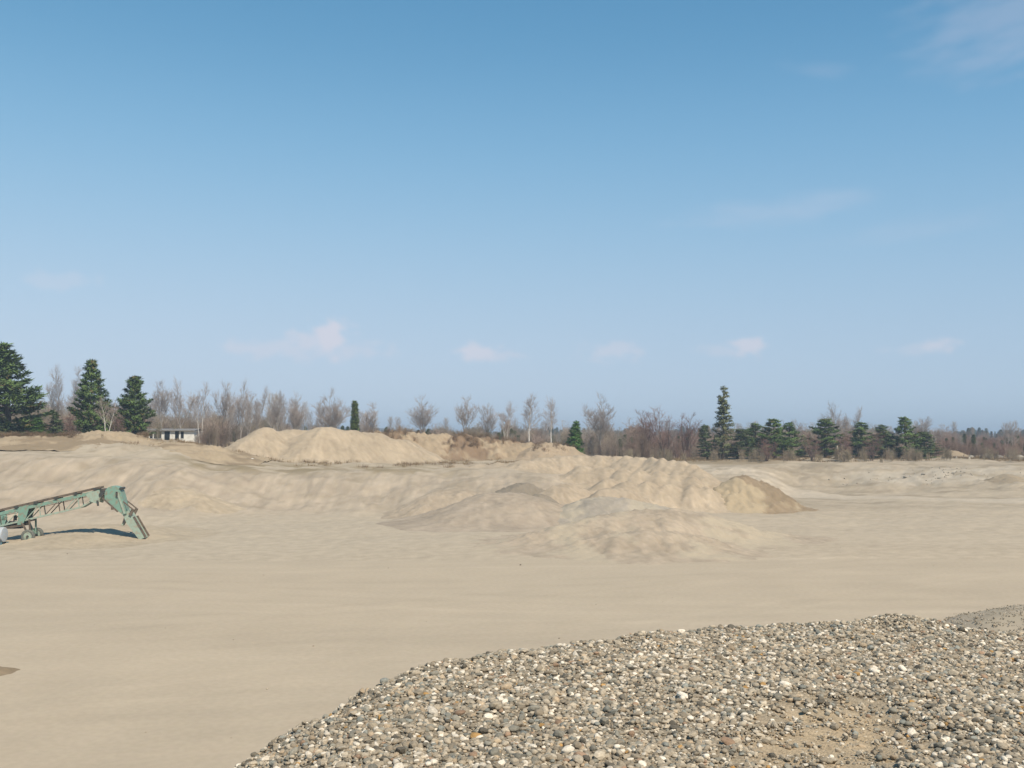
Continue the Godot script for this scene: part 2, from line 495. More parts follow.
# a leafless tree 10 m tall: [trunk with limbs, crown of branches and twigs]
func bare_tree(seed_: int, leaders: int, first: float, spread: float, up: float, bark: Color, twig: Color, dense := 1.0, fork := 0.0) -> Array:
	var rng := RandomNumberGenerator.new()
	rng.seed = seed_
	var t := MB.new()
	var c := MB.new()
	t.col = bark
	var butt: Array[Vector3] = [Vector3.ZERO]
	if fork > 0.0:
		butt = limb(rng, Vector3.ZERO, Vector3(rng.randfn(0, 0.05), 1, rng.randfn(0, 0.05)), fork, 4, 0.03, 0.03)
		stem(t, butt, 0.16, 0.11, 7)
	for q in leaders:
		var tilt := rng.randf_range(0.02, 0.07) if leaders == 1 else rng.randf_range(0.08, 0.24)
		if fork > 0.0: tilt = 0.12 if q == 0 else rng.randf_range(0.3, 0.75)
		var ang := rng.randf() * TAU if q == 0 else TAU * q / leaders + rng.randf()
		var tall := (8.7 if q == 0 and fork > 0.0 else (9.3 if q == 0 else rng.randf_range(7.0, 9.2))) - fork
		if fork > 0.0 and q > 0: tall *= 1.12 - 0.35 * tilt
		var from := Vector3(cos(ang), 0, sin(ang)) * (0.0 if leaders == 1 else 0.15)
		if fork > 0.0: from = along(butt, rng.randf_range(0.75, 1.0) if q > 0 else 1.0)
		var main := limb(rng, from, Vector3(cos(ang) * tilt, 1, sin(ang) * tilt), tall, 9, 0.015 if fork > 0.0 else 0.05, 0.06)
		stem(t, main, 0.17 if leaders == 1 else (0.075 if fork > 0.0 else 0.11), 0.015, 6)
		var boughs := int(26 * dense / sqrt(leaders))
		for b in boughs:
			var f := lerpf(first, 0.97, (b + rng.randf()) / boughs)
			var o := along(main, f)
			var az := b * 2.4 + rng.randf() * 1.2
			var taper := 1.0 - (f - first) / (1.0 - first)
			var length := ((1.15 + 1.9 * pow(taper, 0.6)) if fork > 0.0 else (0.7 + 3.0 * pow(taper, 0.7))) * spread * rng.randf_range(0.65, 1.15)
			var bough: Array[Vector3] = limb(rng, o, Vector3(cos(az), up * rng.randf_range(0.7, 1.3), sin(az)), length, 5, 0.06 if fork > 0.0 else 0.10, 0.12)
			stem(t, bough, 0.016 + 0.022 * taper, 0.009, 4)
			var n := int((4 + length * 3.4) * dense)
			for k in n:
				var g := rng.randf_range(0.2, 1.0)
				var bp := along(bough, g)
				c.col = twig * rng.randf_range(0.75, 1.25)
				var dir: Vector3 = (along(bough, minf(g + 0.1, 1.0)) - bough[0]).normalized() + Vector3(rng.randfn(0, 0.7), rng.randfn(0.35, 0.4), rng.randfn(0, 0.7))
				var tl := rng.randf_range(0.5, 1.3) * (0.7 + 0.3 * spread)
				var tw: Array[Vector3] = limb(rng, bp, dir, tl, 2, 0.08, 0.15)
				stem(c, tw, 0.013, 0.008, 3)
				for e in 6:
					var tp := along(tw, rng.randf_range(0.2, 1.0))
					var td: Vector3 = (tw[2] - tw[0]).normalized() + Vector3(rng.randfn(0, 0.6), rng.randfn(0.2, 0.4), rng.randfn(0, 0.6))
					c.tube(tp, tp + td.normalized() * rng.randf_range(0.3, 0.75), 0.007, 0.005, 3)
	return [t.mesh(), c.mesh()]

func tuft(mb: MB, rng: RandomNumberGenerator, at: Vector3, dir: Vector3, size: float, count: int) -> void:
	for k in count:
		var w := (dir * 0.5 + Vector3(rng.randfn(0, 0.6), rng.randfn(0.25, 0.5), rng.randfn(0, 0.6))).normalized()
		var s := w.cross(Vector3(rng.randfn(0, 1), rng.randfn(0, 1), rng.randfn(0, 1))).normalized() * size * 0.16
		var b := at + Vector3(rng.randfn(0, 0.3), rng.randfn(0, 0.2), rng.randfn(0, 0.3)) * size
		var e := b + w * size * rng.randf_range(0.7, 1.3)
		var q := (dir * 0.75 + Vector3.UP * 0.55 + Vector3(rng.randfn(0, 0.25), rng.randfn(0, 0.25), rng.randfn(0, 0.25))).normalized()
		var o := mb.vert(b - s, q)
		mb.vert(b + s, q); mb.vert(e, q)
		if (b + s - (b - s)).cross(e - b).dot(q) > 0: mb.i.append_array([o, o + 2, o + 1])
		else: mb.i.append_array([o, o + 1, o + 2])

# an evergreen 10 m tall; form 0 broad plumed pine, 1 narrow spruce, 2 slim cedar, 3 bushy young fir
func evergreen(seed_: int, form: int, green: Color, bark: Color, gaps := 0.15) -> Array:
	var rng := RandomNumberGenerator.new()
	rng.seed = seed_
	var t := MB.new()
	var c := MB.new()
	t.col = bark
	var main := limb(rng, Vector3.ZERO, Vector3(0.02, 1, 0.01), 9.7, 10, 0.05, 0.02)
	stem(t, main, 0.20 if form == 0 else 0.15, 0.02, 7)
	var whorls: int = [17, 26, 30, 22][form]
	var base: float = [0.06, 0.10, 0.03, 0.02][form]
	var wide: float = [2.7, 1.25, 0.75, 2.0][form]
	for q in whorls:
		var f := lerpf(base, 0.985, (q + rng.randf() * 0.5) / whorls)
		var up := 1.0 - (f - base) / (1.0 - base)
		var shape := pow(up, 0.75) * (0.62 + 0.38 * smoothstep(1.02, 0.75, up)) if form != 2 else pow(minf(up * 2.0, 1.0), 0.6)
		var n: int = [6, 6, 7, 7][form]
		for b in n:
			if rng.randf() < gaps: continue
			var az := TAU * b / n + q * 1.1 + rng.randf_range(-0.4, 0.4)
			var length := wide * shape * rng.randf_range(0.62, 1.18) + 0.22
			if form == 0 and rng.randf() < 0.12: length *= 1.22
			var o := along(main, f)
			var rise: float = [0.15 + 0.6 * (1 - up), -0.05 + 0.5 * (1 - up), 1.4, 0.2 + 0.5 * (1 - up)][form]
			var br := limb(rng, o, Vector3(cos(az), rise, sin(az)), length, 4, 0.07 if form == 0 else 0.03, 0.07)
			t.col = bark
			stem(t, br, 0.012 + 0.012 * length, 0.008, 3)
			var clumps := int(3 + length * (5.6 if form == 0 else 5.0))
			var tone := green * rng.randf_range(0.72, 1.3)
			for k in clumps:
				var g := lerpf(0.28 if form == 0 else 0.15, 1.0, (k + rng.randf()) / clumps)
				var off := length * (1.05 - g) * 0.42 + 0.08
				var p := along(br, g)
				var across := Vector3(-sin(az), 0, cos(az))
				p += across * rng.randf_range(-1, 1) * off + Vector3(0, rng.randf_range(-0.06, 0.12), 0)
				c.col = tone * rng.randf_range(0.8, 1.22)
				if rng.randf() < 0.05: c.col = Color(0.13, 0.10, 0.04)
				tuft(c, rng, p, Vector3(cos(az), 0.3, sin(az)), [0.34, 0.26, 0.22, 0.28][form], 11)
	c.col = green
	tuft(c, rng, main[-1], Vector3.UP, 0.3, 14)
	return [t.mesh(), c.mesh()]

func plant(called: String, label: String, category: String, kit: Array, px: float, top: float, wide: float, deep: float, natural: float, turn: float, group := "") -> void:
	var x := side(px, deep)
	var y := ground_h(x, -deep) - 0.05
	var tall := level(top, deep) - y
	var o := thing(called, label, category, Vector3(x, y, -deep), turn, group)
	var s := tall / 10.0
	var box: AABB = kit[0].get_aabb().merge(kit[1].get_aabb())
	var w := wide / FOCAL * deep / (0.46 * (box.size.x + box.size.z))
	o.scale = Vector3(w, s, w)
	put("trunk", kit[0], M.bark, o)
	put("crown", kit[1], M.bark if kit.size() > 2 else M.needle, o)

# ---------------------------------------------------------------- stones
func rock(seed_: int, angular: float, div := 1) -> ArrayMesh:   # radius about 1; faces cut by random planes
	var rng := RandomNumberGenerator.new()
	rng.seed = seed_
	var p := PackedVector3Array()
	var g := (1.0 + sqrt(5.0)) / 2.0
	for q in [[-1, g, 0], [1, g, 0], [-1, -g, 0], [1, -g, 0], [0, -1, g], [0, 1, g], [0, -1, -g], [0, 1, -g], [g, 0, -1], [g, 0, 1], [-g, 0, -1], [-g, 0, 1]]:
		p.append(Vector3(q[0], q[1], q[2]).normalized())
	var f := [[0, 11, 5], [0, 5, 1], [0, 1, 7], [0, 7, 10], [0, 10, 11], [1, 5, 9], [5, 11, 4], [11, 10, 2], [10, 7, 6], [7, 1, 8], [3, 9, 4], [3, 4, 2], [3, 2, 6], [3, 6, 8], [3, 8, 9], [4, 9, 5], [2, 4, 11], [6, 2, 10], [8, 6, 7], [9, 8, 1]]
	for s in div:
		var seen := {}
		var out := []
		for q in f:
			var m := []
			for e in 3:
				var a: int = q[e]
				var b: int = q[(e + 1) % 3]
				var key := mini(a, b) * 10000 + maxi(a, b)
				if not seen.has(key):
					p.append((p[a] + p[b]).normalized())
					seen[key] = p.size() - 1
				m.append(seen[key])
			out.append_array([[q[0], m[0], m[2]], [q[1], m[1], m[0]], [q[2], m[2], m[1]], [m[0], m[1], m[2]]])
		f = out
	var planes := []
	for k in int(5 + angular * 7):
		planes.append([Vector3(rng.randfn(0, 1), rng.randfn(0, 1), rng.randfn(0, 1)).normalized(), rng.randf_range(0.62, 0.95)])
	var noise := FastNoiseLite.new()
	noise.seed = seed_; noise.frequency = 0.9
	for k in p.size():
		var q := p[k] * (1.0 + noise.get_noise_3dv(p[k]) * 0.3)
		for pl in planes:
			var over: float = q.dot(pl[0]) - pl[1]
			if over > 0: q -= pl[0] * over * lerpf(0.55, 1.0, angular)
		p[k] = q
	var mb := MB.new()
	if angular > 0.5:
		for q in f: mb.tri(p[q[0]], p[q[1]], p[q[2]])
	else:
		for q in p: mb.vert(q, Vector3.ZERO)
		for q in f: mb.i.append_array([q[0], q[2], q[1]])
		for q in f:
			var w := (p[q[1]] - p[q[0]]).cross(p[q[2]] - p[q[0]])
			for e in 3: mb.n[q[e]] += w
		for k in mb.n.size(): mb.n[k] = mb.n[k].normalized()
	return mb.mesh()

# top of the gravel pile: a plateau under the camera whose edge runs round to the left
func edge_away(p: Vector2) -> float:   # metres outside the edge, negative on top
	var best := 1e9
	for k in edge.size():
		var a := edge[k]
		var b := edge[(k + 1) % edge.size()]
		best = minf(best, p.distance_to(Geometry2D.get_closest_point_to_segment(p, a, b)))
	return -best if Geometry2D.is_point_in_polygon(p, edge) else best

func patch(x: float, z: float) -> float:   # 1 where the sandy fines show through
	var dx := x - 1.72
	var dz := z + 5.35
	var q := Vector2((dx * 0.85 + dz * 0.53) / 0.46, (dz * 0.85 - dx * 0.53) / (1.35 if dz > 0.0 else 0.95))
	return smoothstep(1.2, 0.45, q.length() + n_fine.get_noise_2d(x * 9, z * 9) * 0.55)

func gravel_h(x: float, z: float) -> float:
	var d := -z
	var away := edge_away(Vector2(x, z)) + n_fine.get_noise_2d(x * 5, z * 5) * 0.14
	var y := EYE - 1.45 - 0.030 * (d - 4.5)
	y -= (sqrt(maxf(away + 0.18, 0.0) ** 2 + 0.09) - 0.3) * 0.66
	y += n_fine.get_noise_2d(x * 4.0 + 3, z * 4.0) * 0.035 + n_mid.get_noise_2d(x * 8.0, z * 8.0) * 0.03 + n_fine.get_noise_2d(x * 16.0, z * 16.0) * 0.03 * patch(x, z)
	y += 0.09 * exp(-Vector2(x - 3.45, (z + 9.2) * 0.8).length_squared() / 0.12)
	y -= patch(x, z) * 0.055 + 0.075 * maxf(x - 2.8, 0.0) - 0.055 * smoothstep(4.8, 6.2, d) + 0.02 + 0.05 * smoothstep(0.8, 3.0, x)
	return y

func stone_color(rng: RandomNumberGenerator) -> Color:
	var r := rng.randf()
	var c := Color(0.335, 0.30, 0.245)
	if r < 0.26: c = Color(0.30, 0.265, 0.212)
	elif r < 0.46: c = Color(0.415, 0.37, 0.30)
	elif r < 0.56: c = Color(0.25, 0.245, 0.215)
	elif r < 0.62: c = Color(0.25, 0.265, 0.25)
	elif r < 0.69: c = Color(0.145, 0.135, 0.115)
	elif r < 0.755: c = Color(0.42, 0.345, 0.255)
	elif r < 0.77: c = Color(0.33, 0.235, 0.17)
	elif r < 0.994: c = Color(0.68, 0.64, 0.57) if r > 0.885 else Color(0.50, 0.45, 0.37)
	else: c = Color(0.44, 0.28, 0.12)
	c = c * Color(1.30, 1.22, 1.11) * rng.randf_range(0.72, 1.24)
	c.a = 1
	return c

func build_gravel() -> void:
	edge = PackedVector2Array([Vector2(-1.30, 3.0), Vector2(-1.35, 0), Vector2(-1.30, -3.0), Vector2(-0.86, -4.5), Vector2(-0.82, -5.4), Vector2(-0.74, -6.3), Vector2(-0.54, -7.0), Vector2(0.2, -7.6), Vector2(1.1, -8.25), Vector2(2.3, -9.0), Vector2(3.6, -9.4), Vector2(5.2, -9.6), Vector2(8.0, -9.4), Vector2(11.5, -8.5), Vector2(13, -4), Vector2(12, 3), Vector2(6, 6), Vector2(1, 5.5)])
	var o := thing("gravel_pile", "big pile of loose mixed grey and white gravel in the foreground", "gravel pile", Vector3(4, 0, -3))
	var rng := RandomNumberGenerator.new()
	rng.seed = 77
	var mb := MB.new()
	var cell := 0.11
	var nx := int(36.0 / 0.11)
	# the body: fine mesh where it is near, coarser skirts down to the floor
	var xs := PackedFloat64Array()
	var zs := PackedFloat64Array()
	var a := -12.0
	while a < 26.0:
		xs.append(a)
		a += cell if a > -2.2 and a < 8.5 else 0.5
	a = -21.0
	while a < 17.0:
		zs.append(a)
		a += cell if a > -11.0 and a < -2.5 else 0.5
	for z in zs:
		for x in xs:
			var y := gravel_h(x, z)
			var g := ground_h(x, z)
			mb.v.append(Vector3(x, maxf(y, g - 0.2), z) - o.position)
			var k := Color(0.33, 0.28, 0.21).lerp(Color(0.47, 0.365, 0.24), patch(x, z))
			k = k * (1.0 + n_fine.get_noise_2d(x * 14, z * 14) * 0.2)
			k.a = 1
			mb.c.append(k); mb.t.append(Vector2(x, z)); mb.n.append(Vector3.UP)
	nx = xs.size()
	for q in zs.size() - 1:
		for p in nx - 1:
			var b := q * nx + p
			mb.i.append_array([b, b + 1, b + nx + 1, b, b + nx + 1, b + nx])
	smooth(mb)
	put("pile_body", mb.mesh(), M.soil, o)
	# stones: many small ones, fewer large ones lying on top
	var shapes := [rock(1, 0.45), rock(2, 0.95), rock(3, 0.7)]
	var places := [[], [], []]
	var tints := [PackedColorArray(), PackedColorArray(), PackedColorArray()]
	var large := []
	var tries := 520000
	for k in tries:
		var d := sqrt(rng.randf_range(2.8 * 2.8, 10.6 * 10.6))
		var b := rng.randf_range(-0.42, 1.10)
		var x := b * d
		var z := -d
		var away := edge_away(Vector2(x, z))
		if away > 1.1: continue
		var bare := patch(x, z)
		var frac := float(k) / tries
		if frac > 0.9 and rng.randf() < 0.25: continue
		var r: float
		if frac < 0.55: r = rng.randf_range(0.004, 0.008)
		elif frac < 0.90: r = 0.0074 * exp(clampf(rng.randfn(0.25, 0.32), -0.4, 0.9))
		else: r = 0.0110 * exp(clampf(rng.randfn(0.2, 0.30), -0.2, 1.05))
		if bare > 0.35 and rng.randf() < bare * (0.45 if r < 0.009 else 0.88): continue
		var y := gravel_h(x, z)
		var rest := 0.15 if frac < 0.55 else (0.5 if frac < 0.9 else 0.7)
		var turn := Basis(Vector3(rng.randfn(0, 1), rng.randfn(0, 1), rng.randfn(0, 1)).normalized(), rng.randf() * TAU)
		var lie := Basis(Vector3(rng.randfn(0, 0.32), 1, rng.randfn(0, 0.32)).normalized().cross(Vector3(0.3, 0.1, 0.9)).normalized(), rng.randfn(0, 0.35)) * Basis(Vector3.UP, rng.randf() * TAU)
		var size := Vector3(rng.randf_range(0.95, 1.5), rng.randf_range(0.55, 0.85), rng.randf_range(0.75, 1.1)) * r
		var t := Transform3D(lie * Basis.from_scale(size) * turn, Vector3(x, y + r * rest, z) - o.position)
		var w := 0 if rng.randf() < 0.28 else (1 if rng.randf() < 0.5 else 2)
		var c := stone_color(rng)
		if frac < 0.55: c = c.lerp(Color(0.39, 0.325, 0.235), 0.4)
		if frac >= 0.9 and absf(b) < 0.52 and d < 10.0 and d > 4.3 and away < 0.1:
			large.append([r * size.x / r / d, t, w, c])
		else:
			places[w].append(t); tints[w].append(c)
	large.sort_custom(func(p, q): return p[0] > q[0])
	var kinds := []
	for k in 9: kinds.append(rock(40 + k, [0.2, 0.9, 0.6][k % 3], 2 if k % 3 == 0 else 1))
	var mats := {}
	for k in large.size():
		if k >= 300:
			places[large[k][2]].append(large[k][1]); tints[large[k][2]].append(large[k][3])
			continue
		var c: Color = large[k][3]
		var key := "%d %d %d" % [c.r * 14, c.g * 16, c.b * 14]
		if not mats.has(key) and mats.size() < 28:
			var m: StandardMaterial3D = M.stone.duplicate()
			m.vertex_color_use_as_albedo = false
			m.albedo_color = c.linear_to_srgb()
			m.uv1_scale = Vector3.ONE * 0.4
			mats[key] = m
		var mat: StandardMaterial3D = mats[key] if mats.has(key) else mats.values()[k % mats.size()]
		var s := put("stone", kinds[large[k][2] + 3 * (k % 3)], mat, o)
		s.transform = large[k][1]
	for w in 3: copies(["gravel", "crushed_stone", "stone_chips"][w], shapes[w], M.stone, places[w], tints[w], o)
	# the finer mound that shows behind the right end
	var f := heap("fine_gravel_mound", "smooth grey mound of finer gravel behind the right end of the foreground pile", "gravel pile", [hump(1040, 625, 14.0, 0.3, 0.4), hump(1110, 619, 14.3, 0.8, 0.5), hump(1300, 606, 15.0, 2.0, 0.6)], Color(0.37, 0.315, 0.24), 0.05, 0.14)
	var fp := []
	var fc := PackedColorArray()
	var hm: ArrayMesh = f.mesh
	var verts: PackedVector3Array = hm.surface_get_arrays(0)[Mesh.ARRAY_VERTEX]
	for k in verts.size():
		for e in 14:
			var p := verts[k] + Vector3(rng.randf_range(-0.07, 0.07), 0.0, rng.randf_range(-0.07, 0.07))
			if p.y + f.position.y < 3.2: continue
			var r := 0.007 * exp(clampf(rng.randfn(0.1, 0.35), -0.6, 1.0))
			fp.append(Transform3D(Basis(Vector3(rng.randfn(0, 1), rng.randfn(0, 1), rng.randfn(0, 1)).normalized(), rng.randf() * TAU) * Basis.from_scale(Vector3(1.2, 0.8, 1) * r), p))
			fc.append(stone_color(rng).lerp(Color(0.37, 0.315, 0.24), 0.5))
	copies("gravel", shapes[1], M.stone, fp, fc, f)

# ---------------------------------------------------------------- the conveyor
func build_conveyor() -> void:
	var deep := 71.5
	var at := Vector3(side(35, deep), 0, -deep)
	at.y = ground_h(at.x, at.z)
	var o := thing("conveyor", "mint green portable belt conveyor with lattice boom and hanging discharge chute", "conveyor", at, 0.10)
	var c := func(px: float, row: float) -> Vector2: return Vector2((px - 35.0) / 14.25, (539.6 - row) / 14.25)
	var head: Vector2 = c.call(101, 487.2)
	var k := 0.2315
	var tail := Vector2(-8.2, head.y - (head.x + 8.2) * k)
	var at_x := func(x: float, drop := 0.0) -> Vector2: return Vector2(x, head.y - (head.x - x) * k - drop)
	for z in [-0.5, 0.5]:
		var up := MB.new()   # top chord, a deep painted channel
		up.bar(Vector3(tail.x, tail.y - 0.16, z), Vector3(head.x, head.y - 0.16, z), 0.09, 0.22)
		put("top_chord", up.mesh(), M.green, o)
		var lo := MB.new()
		var a: Vector2 = at_x.call(-6.2, 1.0)
		var b: Vector2 = at_x.call(3.4, 0.98)
		var e: Vector2 = at_x.call(4.5, 0.55)
		lo.bar(Vector3(a.x, a.y, z), Vector3(b.x, b.y, z), 0.08, 0.12)
		lo.bar(Vector3(b.x, b.y, z), Vector3(e.x, e.y, z), 0.08, 0.11)
		var w: Vector2 = at_x.call(-7.4, 0.4)
		lo.bar(Vector3(a.x, a.y, z), Vector3(w.x, w.y, z), 0.08, 0.11)
		put("bottom_chord", lo.mesh(), M.pale_green, o)
		var x := -5.8
		var n := 0
		while x < 3.6:
			var br := MB.new()
			var p: Vector2 = at_x.call(x, 0.24)
			var q: Vector2 = at_x.call(x + 0.12, 0.97)
			var q2: Vector2 = at_x.call(x - 1.05, 0.97)
			br.bar(Vector3(p.x, p.y, z), Vector3(q.x, q.y, z), 0.06, 0.06)
			if x > -5.0: br.bar(Vector3(p.x - 0.06, p.y, z + 0.004), Vector3(q2.x + 0.15, q2.y, z + 0.004), 0.055, 0.055)
			put("lattice_brace", br.mesh(), M.pale_green if n % 3 else M.rust, o)
			x += 1.28
			n += 1
	var belt := MB.new()
	belt.box(Vector3((head.x + tail.x) / 2, (head.y + tail.y) / 2 + 0.07, 0), Basis(Vector3(head.x - tail.x, head.y - tail.y, 0) / 2, Vector3(-k, 1, 0).normalized() * 0.018, Vector3(0, 0, 0.40)))
	belt.box(Vector3((head.x + tail.x) / 2, (head.y + tail.y) / 2 - 0.34, 0), Basis(Vector3(head.x - tail.x - 1.0, head.y - tail.y - 1.0 * k, 0) / 2, Vector3(-k, 1, 0).normalized() * 0.012, Vector3(0, 0, 0.36)))
	for z in [-0.47, 0.47]:   # worn rubber skirt edges that stand up along the belt
		belt.bar(Vector3(tail.x, tail.y + 0.10, z), Vector3(head.x, head.y + 0.10, z), 0.03, 0.14)
	put("belt", belt.mesh(), M.rust, o)
	var x := -7.4
	while x < 4.6:
		var id := MB.new()
		var p: Vector2 = at_x.call(x, -0.02)
		id.tube(Vector3(p.x, p.y - 0.02, -0.58), Vector3(p.x, p.y - 0.02, 0.58), 0.085, 0.085, 8, true)
		id.cube(Vector3(p.x, p.y + 0.02, 0.585), 0.26, 0.17, 0.05)
		id.cube(Vector3(p.x, p.y + 0.02, -0.585), 0.26, 0.17, 0.05)
		put("idler", id.mesh(), M.iron, o)
		x += 1.30
	# gusset plate above the wheels and hinge plate near the head
	for z in [-0.585, 0.585]:
		var g := MB.new()
		g.slab([c.call(24, 523), c.call(28.5, 523), c.call(32.5, 514), c.call(34.5, 506), c.call(34, 502.5), c.call(25, 504.6)], z - 0.02, z + 0.02)
		put("gusset_plate", g.mesh(), M.green, o)
		var h := MB.new()
		h.slab([c.call(88, 493), c.call(93, 500), c.call(100, 502), c.call(102, 496), c.call(101, 488.5), c.call(91, 490.6)], z - 0.02, z + 0.02)
		put("hinge_plate", h.mesh(), M.pale_green, o)
	var hg := MB.new()
	var hp: Vector2 = c.call(103, 493)
	hg.tube(Vector3(hp.x, hp.y, -0.66), Vector3(hp.x, hp.y, 0.66), 0.16, 0.16, 12, true)
	hp = c.call(104, 489.5)
	hg.cube(Vector3(hp.x, hp.y, 0.0), 0.36, 0.30, 1.0)
	hp = c.call(99.5, 498.5)
	hg.bar(Vector3(hp.x, hp.y, 0.62), Vector3(c.call(93, 507).x + 0.5, c.call(93, 504).y, 0.62), 0.10, 0.12)
	put("hinge", hg.mesh(), M.iron, o)
	for z in [-0.55, 0.55]:
		var st := MB.new()
		var p: Vector2 = c.call(103, 495.5)
		var q: Vector2 = c.call(119, 510)
		st.bar(Vector3(p.x, p.y, z), Vector3(q.x, q.y, z), 0.07, 0.10)
		var r: Vector2 = c.call(113.5, 506.5)
		st.cube(Vector3(r.x, r.y, z), 0.16, 0.2, 0.1)
		put("hood_stay", st.mesh(), M.rust, o)
	# discharge hood: a rounded top that narrows downwards
	var hood := MB.new()
	var outline := [c.call(106, 497.5), c.call(115, 506), c.call(124, 513.5), c.call(127.2, 512), c.call(124.2, 501), c.call(121, 490), c.call(119.3, 486.7), c.call(116.5, 485.1), c.call(112.5, 484.6), c.call(109, 485.8), c.call(106.6, 488.4), c.call(105.6, 492.5)]
	hood.slab(outline, -0.52, 0.52)
	var hd := put("discharge_hood", hood.mesh(), M.green, o)
	var rib := MB.new()
	for z in [-0.55, 0.55]:
		rib.bar(Vector3(c.call(117.5, 489.5).x, c.call(117.5, 489.5).y, z), Vector3(c.call(125.5, 512).x, c.call(125.5, 512).y, z), 0.05, 0.13)
	put("hood_rib", rib.mesh(), M.pale_green, hd)
	var slot := MB.new()
	slot.cube(Vector3(c.call(117.6, 493).x, c.call(117.6, 493).y, 0.545), 0.14, 0.42, 0.06)
	slot.tube(Vector3(c.call(121, 487).x, c.call(121, 487).y, -0.4), Vector3(c.call(121, 487).x, c.call(121, 487).y, 0.56), 0.09, 0.09, 8, true)
	put("bearing", slot.mesh(), M.iron, hd)
	# chute: two cheeks, a back sheet and a rusty lip
	for z in [-0.42, 0.42]:
		var ch := MB.new()
		ch.slab([c.call(123, 512.5), c.call(126.8, 521), c.call(139.5, 538.0), c.call(145, 535.8), c.call(134.5, 517.5), c.call(129, 508.5)], z - 0.02, z + 0.02)
		put("chute_cheek", ch.mesh(), M.pale_green, o)
	var back := MB.new()
	var b0: Vector2 = c.call(128.2, 508)
	var b1: Vector2 = c.call(144.6, 536.2)
	back.bar(Vector3(b0.x, b0.y, 0), Vector3(b1.x, b1.y, 0), 0.80, 0.05)
	put("chute_back", back.mesh(), M.pale_green, o)
	var lip := MB.new()
	for z in [-0.44, 0.44]:
		lip.bar(Vector3(c.call(134, 515).x, c.call(134, 515).y, z), Vector3(c.call(145.8, 535.2).x, c.call(145.8, 535.2).y, z), 0.065, 0.13)
	put("chute_edge", lip.mesh(), M.rust, o)
	for z in [-0.5, 0.5]:
		var arm := MB.new()
		arm.bar(Vector3(c.call(123.5, 500).x, c.call(123.5, 500).y, z), Vector3(c.call(133.4, 508).x, c.call(133.4, 508).y, z), 0.06, 0.08)
		arm.bar(Vector3(c.call(133.4, 507.5).x, c.call(133.4, 507.5).y, z), Vector3(c.call(130.5, 513.5).x, c.call(130.5, 513.5).y, z), 0.10, 0.20)
		put("chute_arm", arm.mesh(), M.rust, o)
	var spout := MB.new()
	spout.bar(Vector3(c.call(126, 516).x, c.call(126, 516).y, 0.1), Vector3(c.call(122.3, 523.5).x, c.call(122.3, 523.5).y, 0.1), 0.5, 0.12)
	put("scraper", spout.mesh(), M.pale_green, o)
	var pin := MB.new()
	pin.bar(Vector3(c.call(125.5, 516).x, c.call(125.5, 516).y, 0.38), Vector3(c.call(124, 521).x, c.call(124, 521).y, 0.38), 0.08, 0.16)
	put("scraper_bracket", pin.mesh(), M.iron, o)
	# running gear: axle, two wheels, legs, cross ties
	var ax := MB.new()
	ax.tube(Vector3(0.02, 0.46, 0.80), Vector3(0.06, 0.46, -0.80), 0.09, 0.09, 10, true)
	put("axle", ax.mesh(), M.iron, o)
	for s in [1, -1]:
		var wh := Node3D.new()
		wh.name = "wheel"
		wh.position = Vector3(0.02 if s > 0 else 0.06, 0.46, 0.76 * s)
		wh.rotation.y = -0.05
		o.add_child(wh, true)
		var ty := MB.new()
		ty.lathe(Vector3.ZERO, [Vector2(0.27, -0.10), Vector2(0.33, -0.135), Vector2(0.42, -0.125), Vector2(0.455, -0.09), Vector2(0.462, 0.0), Vector2(0.455, 0.09), Vector2(0.42, 0.125), Vector2(0.33, 0.135), Vector2(0.27, 0.10)], 28)
		put("tyre", ty.mesh(), M.rubber, wh)
		var ri := MB.new()
		ri.lathe(Vector3.ZERO, [Vector2(0.0, -0.09), Vector2(0.12, -0.09), Vector2(0.2, -0.04), Vector2(0.28, -0.11), Vector2(0.285, 0.0), Vector2(0.28, 0.11), Vector2(0.2, 0.04), Vector2(0.12, 0.09), Vector2(0.0, 0.09)], 24)
		put("rim", ri.mesh(), M.pale_green, wh)
		var hu := MB.new()
		hu.tube(Vector3(0, 0, -0.16), Vector3(0, 0, 0.16), 0.10, 0.08, 10, true)
		put("hub", hu.mesh(), M.iron, wh)
		var lg := MB.new()
		lg.bar(Vector3(0.0, 0.46, 0.54 * s), Vector3(-0.45, 1.35, 0.62 * s), 0.12, 0.12)
		lg.bar(Vector3(0.08, 0.46, 0.53 * s), Vector3(0.02, 1.62, 0.62 * s), 0.10, 0.10)
		put("leg", lg.mesh(), M.green if s < 0 else M.rust, o)
	var ty2 := MB.new()
	ty2.bar(Vector3(-0.45, 1.28, -0.62), Vector3(-0.45, 1.28, 0.62), 0.12, 0.12)
	ty2.bar(Vector3(0.02, 1.5, -0.62), Vector3(0.02, 1.5, 0.62), 0.10, 0.10)
	ty2.bar(Vector3(-0.45, 1.2, 0.62), Vector3(-2.3, 0.95, 0.5), 0.10, 0.14)
	ty2.bar(Vector3(-0.45, 1.2, -0.62), Vector3(-2.3, 0.95, -0.5), 0.10, 0.14)
	put("undercarriage_frame", ty2.mesh(), M.rust, o)
	# engine under the boom: block, radiator, exhaust, belt guard
	var en := MB.new()
	en.cube(Vector3(-1.35, 1.2, 0.1), 0.8, 0.48, 0.62)
	en.tube(Vector3(-1.1, 1.5, 0.1), Vector3(-1.1, 1.86, 0.1), 0.12, 0.10, 10, true)
	en.cube(Vector3(-0.75, 1.15, 0.2), 0.35, 0.36, 0.5)
	en.tube(Vector3(-0.62, 1.32, 0.50), Vector3(-0.62, 1.32, 0.60), 0.17, 0.17, 14, true)
	put("engine", en.mesh(), M.iron, o)
	var ra := MB.new()
	ra.cube(Vector3(-1.95, 1.3, 0.1), 0.16, 0.85, 0.7)
